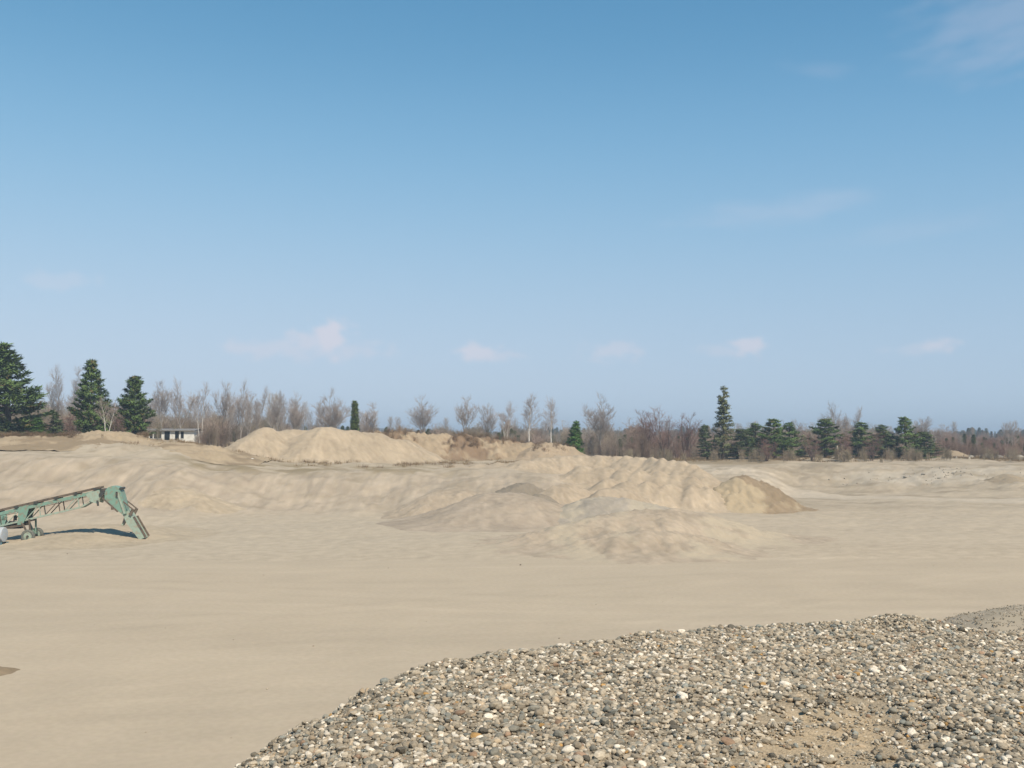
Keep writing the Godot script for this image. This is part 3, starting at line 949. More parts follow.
	ra.cube(Vector3(-2.25, 1.28, 0.1), 0.12, 0.7, 0.6)
	put("radiator", ra.mesh(), M.green, o)
	var gu := MB.new()
	gu.tube(Vector3(-1.72, 1.75, 0.44), Vector3(-1.72, 1.75, 0.52), 0.22, 0.22, 16, true)
	gu.bar(Vector3(-1.85, 1.1, 0.48), Vector3(-1.62, 1.8, 0.48), 0.08, 0.3)
	put("belt_guard", gu.mesh(), M.green, o)
	# tail hopper beyond the picture's edge, resting on the ground
	var ho := MB.new()
	for z in [-0.8, 0.8]:
		ho.slab([Vector2(-8.9, 0.4), Vector2(-7.2, 0.8), Vector2(-6.9, 1.7), Vector2(-9.2, 1.5)], z - 0.03, z + 0.03)
		ho.bar(Vector3(-8.6, 0.0, z), Vector3(-8.6, 0.6, z), 0.12, 0.12)
	ho.bar(Vector3(-9.0, 0.95, -0.8), Vector3(-9.0, 0.95, 0.8), 0.06, 1.0)
	put("tail_hopper", ho.mesh(), M.green, o)
	# the pale tank that stands in front of it at the picture's edge
	var td := 69.5
	var tp := Vector3(side(-7, td), 0, -td)
	tp.y = ground_h(tp.x, tp.z)
	var tk := thing("tank", "pale blue white fuel tank on a blue stand beside the green conveyor", "tank", tp, 0.0)
	var ts := MB.new()
	var prof := [Vector2(0.0, -1.03), Vector2(0.3, -1.025), Vector2(0.47, -1.01), Vector2(0.49, -1.0), Vector2(0.499, -0.985), Vector2(0.5, -0.96), Vector2(0.5, 0.96), Vector2(0.499, 0.985), Vector2(0.49, 1.0), Vector2(0.47, 1.01), Vector2(0.3, 1.025), Vector2(0.0, 1.03)]
	ts.lathe(Vector3.ZERO, prof, 28)
	var shell := put("tank_shell", ts.mesh(), M.tank, tk)
	shell.rotation.y = PI / 2
	shell.position.y = 0.70
	var cap := MB.new()
	cap.tube(Vector3(0.3, 1.18, 0), Vector3(0.3, 1.28, 0), 0.09, 0.08, 12, true)
	put("filler_cap", cap.mesh(), M.iron, tk)
	for x2 in [-0.72, 0.66]:
		var cr := MB.new()
		cr.slab([Vector2(x2 - 0.14, 0), Vector2(x2 + 0.14, 0), Vector2(x2 + 0.10, 0.45), Vector2(x2 - 0.10, 0.45)], -0.45, 0.45)
		put("stand", cr.mesh(), M.blue, tk)
	var sk := MB.new()
	sk.cube(Vector3(0, 0.14, 0.46), 2.1, 0.24, 0.1)
	sk.cube(Vector3(0, 0.10, -0.46), 2.1, 0.16, 0.1)
	put("skid", sk.mesh(), M.blue, tk)

# ---------------------------------------------------------------- far house
func build_house() -> void:
	var deep := 172.0
	var x0 := side(126, deep)
	var x1 := side(199, deep)
	var mid := (x0 + x1) / 2
	var y := level(443.5, deep)
	var o := thing("house", "long low white house with flat grey roof beyond the pines at left", "house", Vector3(mid, y, -deep), 0.04)
	var w := (x1 - x0) / 2
	var hw := MB.new()
	hw.cube(Vector3(0, 0.55, 0), 2 * w, 3.2, 6.0)
	put("wall", hw.mesh(), M.wall, o)
	var rf := MB.new()
	for s in [-1, 1]:
		rf.quad(Vector3(-w - 0.3, 2.08, 3.4 * s), Vector3(w + 0.3, 2.08, 3.4 * s), Vector3(w + 0.3, 2.42, 0), Vector3(-w - 0.3, 2.42, 0))
		rf.quad(Vector3(-w - 0.3, 2.2, 3.4 * s), Vector3(w + 0.3, 2.2, 3.4 * s), Vector3(w + 0.3, 2.5, 0), Vector3(-w - 0.3, 2.5, 0))
		rf.quad(Vector3(-w - 0.3, 2.08, 3.4 * s), Vector3(w + 0.3, 2.08, 3.4 * s), Vector3(w + 0.3, 2.2, 3.4 * s), Vector3(-w - 0.3, 2.2, 3.4 * s))
		rf.tri(Vector3(w * s, 2.15, -3.0), Vector3(w * s, 2.15, 3.0), Vector3(w * s, 2.42, 0))
	var roof := put("roof", rf.mesh(), M.roof, o)
	var cm := MB.new()
	cm.cube(Vector3(-3.2, 2.5, -0.6), 0.5, 0.9, 0.5)
	put("chimney", cm.mesh(), M.rust, roof)
	for p in [132.0, 146.0, 152.5, 157.5, 161.5, 165.5, 172.8, 187.5]:
		var lx := side(p, deep) - mid
		var wide := 0.55 if p != 172.8 else 0.95
		var f := MB.new()
		var tall := 1.15 if p != 172.8 else 2.05
		var low := 0.85 if p != 172.8 else 0.0
		for e in [[-1, 0], [1, 0], [0, 1], [0, -1]]:
			if e[0] != 0: f.cube(Vector3(lx + e[0] * wide / 2, low + tall / 2, 3.03), 0.07, tall, 0.06)
			else: f.cube(Vector3(lx, low + tall / 2 + e[1] * (tall / 2 + 0.035), 3.03), wide + 0.07, 0.07, 0.06)
		var win := put("window" if p != 172.8 else "door", f.mesh(), M.trim, o)
		var g := MB.new()
		g.cube(Vector3(lx, low + tall / 2, 3.01), wide - 0.07, tall, 0.02)
		put("pane" if p != 172.8 else "door_panel", g.mesh(), M.pane, win)
	# the open carport bay seen as a dark gap
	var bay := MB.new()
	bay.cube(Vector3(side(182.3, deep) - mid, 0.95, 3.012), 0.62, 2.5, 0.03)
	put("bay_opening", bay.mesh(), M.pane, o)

# ---------------------------------------------------------------- sky
func build_sky() -> ImageTexture:
	var w := 3072
	var h := 1536
	var warp := FastNoiseLite.new()
	warp.seed = 8; warp.frequency = 0.05; warp.fractal_octaves = 5
	var wisp := FastNoiseLite.new()
	wisp.seed = 15; wisp.frequency = 0.06; wisp.fractal_octaves = 5
	# elevation in degrees : colour (linear)
	var stops := [[0.0, Color(0.53, 0.64, 0.745)], [2.5, Color(0.49, 0.605, 0.735)], [7.8, Color(0.372, 0.54, 0.707)], [13.2, Color(0.247, 0.456, 0.662)], [18.4, Color(0.156, 0.361, 0.580)], [23.2, Color(0.096, 0.272, 0.478)], [45.0, Color(0.051, 0.189, 0.383)], [90.0, Color(0.043, 0.159, 0.342)]]
	# small fair-weather clouds low down: bearing and height in degrees, half-width, half-height, strength
	var puffs := [[-11.1, 5.5, 1.6, 0.55, 0.48], [-10.1, 5.7, 1.1, 0.85, 0.70], [-10.0, 6.2, 0.6, 0.5, 0.67], [-13.2, 5.0, 2.6, 0.45, 0.35], [-10.6, 5.0, 3.6, 0.5, 0.29], [-1.8, 5.0, 1.1, 0.42, 0.61], [-1.2, 4.7, 1.6, 0.3, 0.35], [5.6, 5.0, 1.8, 0.45, 0.35], [13.0, 5.1, 1.1, 0.45, 0.58], [12.0, 4.9, 1.6, 0.3, 0.24], [22.6, 4.9, 0.9, 0.32, 0.51], [21.5, 4.7, 1.6, 0.25, 0.22], [-24.0, 8.2, 1.8, 0.4, 0.19], [40, 5.2, 2.0, 0.5, 0.48], [52, 4.8, 2.5, 0.4, 0.40], [-41, 5.2, 2.0, 0.5, 0.48], [75, 5.0, 2.2, 0.5, 0.48], [110, 5.3, 2.4, 0.5, 0.48], [150, 4.9, 2.0, 0.5, 0.48], [-70, 5.1, 2.0, 0.45, 0.48], [-105, 5.2, 2.3, 0.5, 0.48], [-140, 4.9, 2.0, 0.5, 0.48]]
	# thin high wisps
	var veils := [[26.5, 21.0, 4.0, 2.4, 0.20, 0.15], [27.0, 18.9, 1.6, 0.35, 0.20, 0.25], [17.0, 19.4, 1.6, 0.35, 0.08, -0.15], [15.0, 12.4, 4.5, 0.6, 0.16, 0.06], [22.0, 11.0, 4.0, 0.5, 0.07, 0.1], [-60, 22, 8, 2, 0.18, 0.3], [70, 20, 7, 2, 0.18, 0.2], [120, 25, 9, 2, 0.16, 0.2], [-120, 21, 8, 2, 0.15, 0.1]]
	var data := PackedFloat32Array()
	data.resize(w * h * 3)
	for y in h:
		var e := 90.0 - (y + 0.5) / h * 180.0
		var k := 0
		while k < stops.size() - 2 and e > stops[k + 1][0]: k += 1
		var f := clampf((e - stops[k][0]) / (stops[k + 1][0] - stops[k][0]), 0, 1)
		var base: Color = stops[k][1].lerp(stops[k + 1][1], f)
		for soft in 7:   # averaged over a few degrees, so that no stop shows as an edge
			var e2 := e + (soft - 3) * 1.1
			var k2 := 0
			while k2 < stops.size() - 2 and e2 > stops[k2 + 1][0]: k2 += 1
			var part: Color = stops[k2][1].lerp(stops[k2 + 1][1], clampf((e2 - stops[k2][0]) / (stops[k2 + 1][0] - stops[k2][0]), 0, 1))
			base = part / 7.0 if soft == 0 else base + part / 7.0
		var near := []
		for p in puffs:
			if absf(e - p[1]) < p[3] * 3.2: near.append(p)
		var thin := []
		for p in veils:
			if absf(e - p[1]) < p[3] * 3 + absf(p[5]) * p[2] * 2: thin.append(p)
		var at := y * w * 3
		for x in w:
			var b := fposmod((x + 0.5) / w * 360.0 + 180.0, 360.0) - 180.0
			# a little deeper towards the right, a quarter turn from the sun's side
			var tilt := sin(deg_to_rad(b - 10.0))
			var r := base.r * (1.0 - 0.24 * tilt)
			var g := base.g * (1.0 - 0.15 * tilt)
			var l := base.b * (1.0 - 0.10 * tilt)
			if near.size() > 0 or thin.size() > 0:
				var m := 0.0
				for p in near:
					var dx: float = (b - p[0]) / p[2]
					if absf(dx) < 3.0:
						var dy: float = (e - p[1]) / p[3]
						if dy < 0: dy *= 0.8
						var n := warp.get_noise_2d(b * 14.0, e * 22.0)
						m = maxf(m, p[4] * smoothstep(1.35, 0.35, sqrt(dx * dx + dy * dy) + n * 0.9))
				for p in thin:
					var dx: float = (b - p[0]) / p[2]
					if absf(dx) < 2.2:
						var dy: float = (e - p[1] - p[5] * (b - p[0])) / p[3]
						var n := wisp.get_noise_2d(b * 4.0, (e - p[5] * b) * 14.0)
						m = maxf(m, p[4] * smoothstep(1.6, 0.0, sqrt(dx * dx + dy * dy) + n * 0.7))
				r = lerpf(r, 0.70, m); g = lerpf(g, 0.67, m); l = lerpf(l, 0.74, m)
			data[at] = r; data[at + 1] = g; data[at + 2] = l
			at += 3
	return ImageTexture.create_from_image(Image.create_from_data(w, h, false, Image.FORMAT_RGBF, data.to_byte_array()))

# ---------------------------------------------------------------- the scene
func _ready() -> void:
	var cam := Camera3D.new()
	cam.position = Vector3(0, EYE, 0)
	cam.rotation.x = PITCH
	cam.fov = rad_to_deg(2 * atan(384.0 / FOCAL))
	cam.near = 0.1
	cam.far = 6000.0
	add_child(cam)
	cam.make_current()
	var env := Environment.new()
	env.background_mode = Environment.BG_SKY
	var sky := Sky.new()
	var pan := PanoramaSkyMaterial.new()
	pan.panorama = build_sky()
	sky.sky_material = pan
	env.sky = sky
	env.tonemap_mode = Environment.TONE_MAPPER_LINEAR
	env.tonemap_exposure = 1.09
	env.fog_enabled = true
	env.fog_density = 0.0006
	env.fog_light_color = Color(0.84, 0.92, 1.0)
	env.sdfgi_enabled = true
	env.ssao_enabled = true
	env.ssil_enabled = true
	var we := WorldEnvironment.new()
	we.environment = env
	add_child(we)
	var sun := DirectionalLight3D.new()
	sun.light_energy = 1.55
	sun.light_color = Color(1.0, 0.955, 0.88)
	sun.light_angular_distance = 0.5
	sun.shadow_enabled = true
	var away := Vector3(-0.52, 0, -0.855).normalized() * cos(deg_to_rad(51)) + Vector3.DOWN * sin(deg_to_rad(51))
	sun.basis = Basis.looking_at(away, Vector3.UP)
	add_child(sun)

	n_big.seed = 1; n_big.frequency = 0.018; n_big.fractal_octaves = 3
	n_mid.seed = 2; n_mid.frequency = 0.07; n_mid.fractal_octaves = 4
	n_fine.seed = 3; n_fine.frequency = 0.33; n_fine.fractal_octaves = 4
	n_streak.seed = 4; n_streak.frequency = 0.28; n_streak.fractal_octaves = 4
	n_ridge.seed = 5; n_ridge.frequency = 0.13; n_ridge.fractal_octaves = 3
	build_materials()
	build_ground()
	build_hills()
	build_heaps()
	build_gravel()
	build_house()
	build_conveyor()
	build_trees()
	build_woods()
	build_debris()

func build_hills() -> void:
	var mb := MB.new()
	var cols := 160
	for j in cols + 1:
		var b := lerpf(-1.0, 1.0, float(j) / cols)
		var px := 512 + b * FOCAL
		var top := 30.0 + 52.0 * exp(-pow((px - 215) / 150.0, 2)) + 10.0 * exp(-pow((px - 380) / 80.0, 2)) + 18.0 * exp(-pow((px + 250) / 200.0, 2)) + 22.0 * exp(-pow((px - 1350) / 220.0, 2)) - 12.0 * smoothstep(380, 520, px) * smoothstep(1250, 1050, px)
		for q in 13:
			var f := q / 12.0
			var d := lerpf(1350, 2600, f)
			var x := b * d
			mb.col = Color(0.07, 0.065, 0.045) * (1 + n_mid.get_noise_2d(x * 0.05, d * 0.05) * 0.4)
			mb.col.a = 1
			mb.vert(Vector3(x, sin(f * PI) * (top + n_mid.get_noise_2d(x * 0.1, d * 0.04) * 12.0) * 0.5, -d), Vector3.UP)
	for j in cols:
		for q in 12:
			var p := j * 13 + q
			mb.i.append_array([p, p + 1, p + 14, p, p + 14, p + 13])
	smooth(mb)
	tag(put("hills", mb.mesh(), M.bark), "low wooded hills fading to blue on the horizon", "", "", "structure")

func build_heaps() -> void:
	var tan_ := Color(0.45, 0.36, 0.255)
	heap("sand_mound", "tallest tan sand mound with two rounded summits in front of the treeline", "sand mound",
		[hump(266, 428.5, 136, 0.7, 0.72), hump(281, 432, 138, 0.8, 0.7), hump(300, 430.5, 139, 1.6), hump(325, 428, 136, 1.2, 0.66), hump(349, 430, 137, 0.6, 0.66), hump(368, 433, 139, 1.2, 0.6), hump(395, 440, 140, 1.5, 0.6), hump(250, 441, 135, 0.8, 0.6)], tan_, 0.14, 0.35, "", Color(0, 0, 0, 0), 0.5)
	var bush := thicket(62)
	var bank := heap("cut_bank", "long eroded brown and tan bank with dry scrub right of the tallest sand mound", "bank",
		[hump(386, 433, 152, 2, 0.5), hump(405, 434, 153, 2.4, 0.55), hump(428, 436, 154, 2.4, 0.55), hump(450, 436, 155, 2.5, 0.55), hump(472, 439, 155, 2.3, 0.55), hump(495, 441, 155, 2.2, 0.55), hump(515, 444, 155, 2.2, 0.55), hump(532, 447, 154, 1.5, 0.55)], Color(0.40, 0.31, 0.21), 0.34, 0.35, "", Color(0.24, 0.17, 0.11), 1.5, 0.3)
	weeds_on(bank, bush, 260, 11, 0.35, 0.75)
	var pale := heap("brush_heap", "pale rounded heap of soil just left of the small round fir", "soil heap", [hump(548, 444.5, 150, 1.0, 0.55), hump(558, 446, 150, 1.0, 0.55)], Color(0.40, 0.31, 0.215), 0.25, 0.3)
	weeds_on(pale, bush, 60, 12, 0.5, 0.6)
	# dumped loads in a row: a long ridge that ends in a steep scalloped face at the right
	heap("sand_ridge", "long tan sand ridge of dumped loads with scalloped crest right of centre", "sand ridge",
		[hump(530, 461, 120, 1.2, 0.55), hump(548, 458, 122, 1.2, 0.6), hump(566, 456, 122, 1.0), hump(584, 456, 122, 0.8), hump(601, 456, 121, 0.6), hump(615, 456.5, 120, 0.4), hump(628, 456.5, 118.5, 0.3, 0.7), hump(640, 457, 117, 0.3, 0.7), hump(652, 458, 115.5, 0.2, 0.75), hump(662, 459, 114, 0.2, 0.75), hump(671, 460, 113, 0.2, 0.75), hump(680, 462, 112, 0.2, 0.75), hump(689, 465, 111, 0.2, 0.75), hump(697, 468.5, 110, 0.2, 0.75), hump(705, 473, 109, 0.2, 0.75), hump(713, 479, 108, 0.2, 0.75), hump(722, 487, 107, 0.2, 0.7), hump(690, 477, 106, 0.2, 0.7), hump(676, 475, 107, 0.2, 0.7), hump(660, 472, 108, 0.2, 0.7), hump(642, 471, 109, 0.2, 0.7), hump(622, 470, 110, 0.3, 0.65), hump(604, 468, 112, 0.4), hump(585, 467, 113, 0.6), hump(704, 487, 103.5, 0.2, 0.65), hump(688, 486, 103.5, 0.2, 0.65), hump(668, 484, 104, 0.2, 0.65), hump(648, 482, 104.5, 0.2, 0.65), hump(628, 481, 105, 0.2, 0.62), hump(606, 479, 107, 0.3)], Color(0.445, 0.357, 0.257), 0.13, 0.24, "", Color(0, 0, 0, 0), 0.45, 0.07, 0.4, 0.03)
	var small := [[456, 465.5, 124, "leftmost small tan sand heap at the foot of the eroded bank"], [476, 464.5, 124, "second small tan sand heap from the left below the eroded bank"], [496, 463.5, 123, "small tan sand heap below the middle of the eroded bank's right half"], [513, 463, 122, "small tan sand heap touching the left end of the sand ridge"]]
	for s in small:
		heap("small_sand_heap", s[3], "sand heap", [hump(s[0], s[1], s[2], 0.5, 0.55), hump(s[0] + 6, s[1] + 2, s[2] - 1, 0.4, 0.5)], Color(0.44, 0.355, 0.258), 0.12, 0.3, "small sand heaps below the bank")
	heap("small_sand_heap", "small tan sand heap above the left end of the gravel ridge", "sand heap", [hump(566, 484, 100, 0.2, 0.6), hump(558, 487, 99, 0.2, 0.6)], Color(0.43, 0.345, 0.25), 0.12, 0.22, "", Color(0, 0, 0, 0), 0.3, 0.3, 0.3)
	heap("small_sand_heap", "small tan sand heap behind the middle of the gravel ridge", "sand heap", [hump(612, 488, 96, 0.2, 0.6), hump(622, 490, 96, 0.2, 0.6)], Color(0.43, 0.345, 0.25), 0.12, 0.22, "", Color(0, 0, 0, 0), 0.3, 0.3, 0.3)
	heap("small_sand_heap", "low tan sand heap on the bank slope above the low grey brown mound", "sand heap", [hump(452, 488, 97, 0.2, 0.5), hump(466, 491, 96, 0.2, 0.5), hump(440, 493, 96, 0.2, 0.5)], Color(0.41, 0.332, 0.245), 0.12, 0.22, "", Color(0, 0, 0, 0), 0.3, 0.3, 0.3)
	heap("brown_mound", "dark brown mound right of the scalloped end of the sand ridge", "soil mound", [hump(740, 477.5, 105, 0.5, 0.72), hump(752, 480.5, 105, 0.5, 0.72), hump(764, 486.5, 104.5, 0.3, 0.7), hump(775, 494, 103.5, 0.2, 0.66), hump(785, 502, 102.5, 0.2, 0.6)], Color(0.295, 0.225, 0.15), 0.24, 0.22, "", Color(0.40, 0.32, 0.215), 0.5, 0.4, 0.3)
	heap("sand_mound", "broad low tan mound on the pit floor nearest the gravel pile", "sand mound",
		[hump(585, 524, 69, 0.8, 0.30), hump(612, 516, 70, 0.8, 0.33), hump(640, 512.5, 71, 0.8, 0.36), hump(662, 509.5, 72, 0.5, 0.42), hump(682, 512, 72, 0.5, 0.42), hump(700, 516.5, 72, 0.5, 0.40), hump(722, 523, 72, 0.5, 0.34), hump(750, 531, 72, 0.5, 0.26), hump(782, 541, 71.5, 0.5, 0.2), hump(618, 533, 64.5, 0.4, 0.36), hump(650, 531, 64.5, 0.4, 0.38), hump(675, 533, 64.5, 0.4, 0.36), hump(560, 537, 68, 0.5, 0.26), hump(700, 540, 67, 0.4, 0.3)], Color(0.425, 0.345, 0.257), 0.13, 0.2, "", Color(0.425, 0.355, 0.262), 0.4, 0.3)
	heap("sand_mound", "low grey brown mound left of the broad low tan mound", "sand mound",
		[hump(505, 493.5, 88, 1.4, 0.40), hump(527, 498, 86, 1.0, 0.36), hump(478, 507, 86, 1.2, 0.3), hump(488, 499, 88, 1.0, 0.36)], Color(0.395, 0.322, 0.244), 0.10, 0.28, "", Color(0, 0, 0, 0), 0.2)
	heap("gravel_ridge", "low ridge of blue grey gravel between the two tan sand ridges", "gravel ridge",
		[hump(590, 499, 84, 0.2, 0.45), hump(603, 497.5, 84, 0.3, 0.45), hump(622, 499.5, 83.5, 0.3, 0.45), hump(640, 503.5, 83, 0.3, 0.45), hump(658, 507.5, 82, 0.3, 0.42), hump(672, 510, 81.5, 0.2, 0.4)], Color(0.375, 0.325, 0.262), 0.16, 0.2, "", Color(0.41, 0.35, 0.265), 0.0, 0.4, 0.3)
	heap("dark_heap", "small dark grey heap on the slope left of the gravel ridge", "gravel heap", [hump(519, 483, 102, 0.3, 0.7), hump(526, 485.5, 102, 0.2, 0.7)], Color(0.255, 0.215, 0.165), 0.10, 0.16, "", Color(0, 0, 0, 0), 0.0, 0.3, 0.2)
	heap("dark_heap", "small dark grey heap just above the low grey brown mound", "gravel heap", [hump(541, 494, 93, 0.2, 0.7), hump(536, 497.5, 92.5, 0.2, 0.7)], Color(0.255, 0.215, 0.165), 0.10, 0.16, "", Color(0, 0, 0, 0), 0.0, 0.3, 0.2)
	heap("sand_fan", "pale fan of slumped sand at the foot of the left bank", "sand heap", [hump(184, 488.5, 97, 0.2, 0.58), hump(198, 496, 96, 0.2, 0.55), hump(172, 497, 96, 0.2, 0.55)], Color(0.445, 0.36, 0.256), 0.12, 0.25, "", Color(0, 0, 0, 0), 0.25)
	heap("sand_heap", "low tan sand heap under the conveyor boom and chute", "sand heap", [hump(104, 525.5, 76.5, 1.0, 0.15), hump(124, 528, 76.0, 0.6, 0.15), hump(82, 529, 76, 0.6, 0.13), hump(74, 534.5, 70.8, 0.4, 0.2)], Color(0.44, 0.362, 0.262), 0.05, 0.2, "", Color(0, 0, 0, 0), 0.0, 0.5, 0.2)
	var rim := heap("berm", "grassy tan berm crowned with dry weeds below the two smaller pines", "berm", [hump(20, 437.5, 124, 1.5, 0.25), hump(60, 437, 124, 1.5, 0.25), hump(95, 432.5, 126, 1.2, 0.4), hump(112, 432.5, 126, 1.2, 0.4), hump(129, 435.5, 126, 0.8, 0.45), hump(153, 445.5, 125, 0.8, 0.35), hump(178, 445, 124, 1.0, 0.3), hump(205, 447, 123, 1.2, 0.3)], Color(0.41, 0.32, 0.215), 0.22, 0.35, "", Color(0.27, 0.205, 0.135))
	weeds_on(rim, bush, 330, 13, 0.30, 0.6)
	heap("sand_heap", "small tan sand heap by the road below the reddish brush at right", "sand heap", [hump(952, 450.5, 182, 0.3, 0.6), hump(958, 454, 182, 0.3, 0.6)], Color(0.36, 0.28, 0.19), 0.15, 0.3)
	heap("sand_heap", "low brown hummock on the far right slope", "sand heap", [hump(1006, 475, 141, 0.3, 0.4), hump(1012, 476.5, 141, 0.2, 0.4)], Color(0.36, 0.29, 0.205), 0.2, 0.25, "", Color(0, 0, 0, 0), 0.0, 0.3, 0.15)

func weeds_on(o: MeshInstance3D, mesh: Mesh, count: int, seed_: int, low: float, tall: float) -> void:   # dry growth rooted on a heap's upper part
	var rng := RandomNumberGenerator.new()
	rng.seed = seed_
	var verts: PackedVector3Array = (o.mesh as ArrayMesh).surface_get_arrays(0)[Mesh.ARRAY_VERTEX]
	var top := o.mesh.get_aabb().end.y
	var places := []
	var tints := PackedColorArray()
	for k in count * 12:
		if places.size() >= count: break
		var p := verts[rng.randi() % verts.size()]
		if p.y < top * low or n_mid.get_noise_2d((p.x + o.position.x) * 1.7 + 11, (p.z + o.position.z) * 1.2) < 0.02: continue
		var h := tall * rng.randf_range(0.4, 1.2)
		places.append(Transform3D(Basis(Vector3.UP, rng.randf() * TAU) * Basis.from_scale(Vector3(1.5, 1.0, 1.5) * h), p))
		tints.append(Color(0.29, 0.215, 0.135).lerp(Color(0.23, 0.155, 0.105), rng.randf()) * rng.randf_range(0.7, 1.25))
	copies("dry_weeds", mesh, M.bark, places, tints, o)

func build_trees() -> void:
	var grey := Color(0.34, 0.30, 0.265)
	var twig := Color(0.40, 0.34, 0.305)
	var white := Color(0.62, 0.58, 0.52)
	var b := [bare_tree(101, 5, 0.22, 0.6, 0.7, grey, twig, 1.05, 3.0), bare_tree(102, 5, 0.2, 0.68, 0.6, grey, twig, 1.05, 2.6), bare_tree(103, 4, 0.24, 0.65, 0.7, grey, twig, 1.05, 2.2), bare_tree(104, 2, 0.22, 0.6, 1.1, grey, twig, 1.2, 1.2), bare_tree(105, 4, 0.2, 0.7, 0.8, grey, twig, 1.1), bare_tree(106, 7, 0.18, 0.72, 0.55, grey, twig, 1.05, 2.8)]
	var birch := [bare_tree(111, 1, 0.42, 0.7, 1.2, white, Color(0.36, 0.29, 0.25), 0.9), bare_tree(112, 2, 0.40, 0.7, 1.2, white, Color(0.36, 0.29, 0.25), 0.9)]
	var red := [bare_tree(121, 5, 0.12, 0.65, 1.1, Color(0.21, 0.155, 0.13), Color(0.27, 0.165, 0.14), 0.9), bare_tree(122, 4, 0.10, 0.7, 1.0, Color(0.21, 0.16, 0.13), Color(0.28, 0.18, 0.15), 0.9)]
	for kit in b + birch + red: kit.append(true)
	var pg := Color(0.10, 0.152, 0.05)
	var pb := Color(0.12, 0.09, 0.07)
	var pine := [evergreen(201, 0, pg, pb, 0.05), evergreen(202, 0, pg * 0.95, pb, 0.04), evergreen(203, 0, pg * 0.95, pb, 0.08), evergreen(204, 0, pg * 1.1, pb, 0.45), evergreen(205, 0, pg * 1.05, pb, 0.4)]
	var spruce := [evergreen(211, 1, Color(0.16, 0.175, 0.085), pb, 0.42), evergreen(212, 1, Color(0.105, 0.14, 0.066), pb, 0.3)]
	var cedar := evergreen(221, 2, Color(0.13, 0.17, 0.05), pb, 0.1)
	var fir := [evergreen(231, 3, Color(0.085, 0.165, 0.042), pb, 0.08), evergreen(232, 3, Color(0.105, 0.145, 0.066), pb, 0.32)]
	var gp := "pines along the treeline"
	# label, kit, column, top row, width in pixels, distance, turn
	plant("pine_tree", "largest dark green pine, cut off by the left edge of the photo", "pine tree", pine[0], 8, 342, 92, 138, 6.0, 0.4, gp)
	plant("pine_tree", "full rounded green pine, second from the left", "pine tree", pine[1], 93, 358, 46, 141, 6.0, 1.9, gp)
	plant("pine_tree", "smaller pointed green pine, third from the left", "pine tree", pine[2], 134, 375, 44, 143, 6.0, 3.0, gp)
	plant("young_pine", "short bushy pine between the largest pine and the second one", "pine tree", fir[1], 56, 413, 24, 142, 4.6, 0.6)
	plant("young_pine", "low dense pine under the right side of the largest pine", "pine tree", fir[0], 34, 417, 30, 137, 4.6, 1.6)
	plant("young_pine", "low dark pine half hidden at the left edge under the largest pine", "pine tree", fir[1], 3, 415, 30, 136, 4.6, 2.6)
	plant("cedar_tree", "slim upright green cedar standing behind the tallest sand mound", "cedar tree", cedar, 354, 400, 13, 168, 1.9, 0.2)
	plant("fir_tree", "small round bright green fir left of the round bare tree", "fir tree", fir[0], 573, 420, 25, 152, 4.6, 1.0)
	plant("spruce_tree", "tallest spruce in the right half, thin and ragged with gaps", "spruce tree", spruce[0], 722, 385, 26, 172, 3.0, 0.8)
	var gd := "dark evergreens in the right half"
	for e in [["small dark spruce just left of the tallest ragged spruce", spruce[1], 707, 424, 21, 173, 3.0, 0.3], ["low dark spruce just right of the tallest ragged spruce", spruce[1], 737, 428, 32, 175, 3.0, 2.0],
		["leftmost green pine of the cluster right of the ragged spruce", pine[4], 754, 423, 38, 179, 6.0, 0.3], ["tallest green pine in the cluster right of the ragged spruce", pine[3], 774, 418, 43, 175, 6.0, 2.2], ["rightmost green pine of the cluster right of the ragged spruce", pine[4], 791, 422, 35, 178, 6.0, 4.0],
		["dull green pine behind the pale broken stump", pine[3], 825, 418, 48, 181, 6.0, 5.0], ["dull green pine under the right edge of the tall thin bare pair", pine[4], 858, 422, 43, 183, 6.0, 1.2],
		["dark bushy fir at the left of the darkest evergreen group", fir[1], 884, 424, 39, 177, 4.6, 0.5], ["taller open topped pine in the middle of the darkest evergreen group", pine[3], 906, 416, 38, 175, 6.0, 3.3], ["dark fir at the right of the darkest evergreen group", fir[1], 925, 431, 35, 176, 4.6, 2.5],
		["lone small pine standing clear near the right edge", pine[1], 1009, 437, 29, 235, 6.0, 2.8], ["tiny dark spruce above the small sand heap at right", spruce[1], 959, 436, 16, 232, 3.0, 1.4], ["tiny dark spruce midway between the small sand heap and lone pine", spruce[1], 973, 441, 13, 232, 3.0, 2.4]]:
		plant("evergreen_tree", e[0], "evergreen tree", e[1], e[2], e[3], e[4], e[5], e[6], e[7], gd)
	var gb := "leafless trees along the treeline"
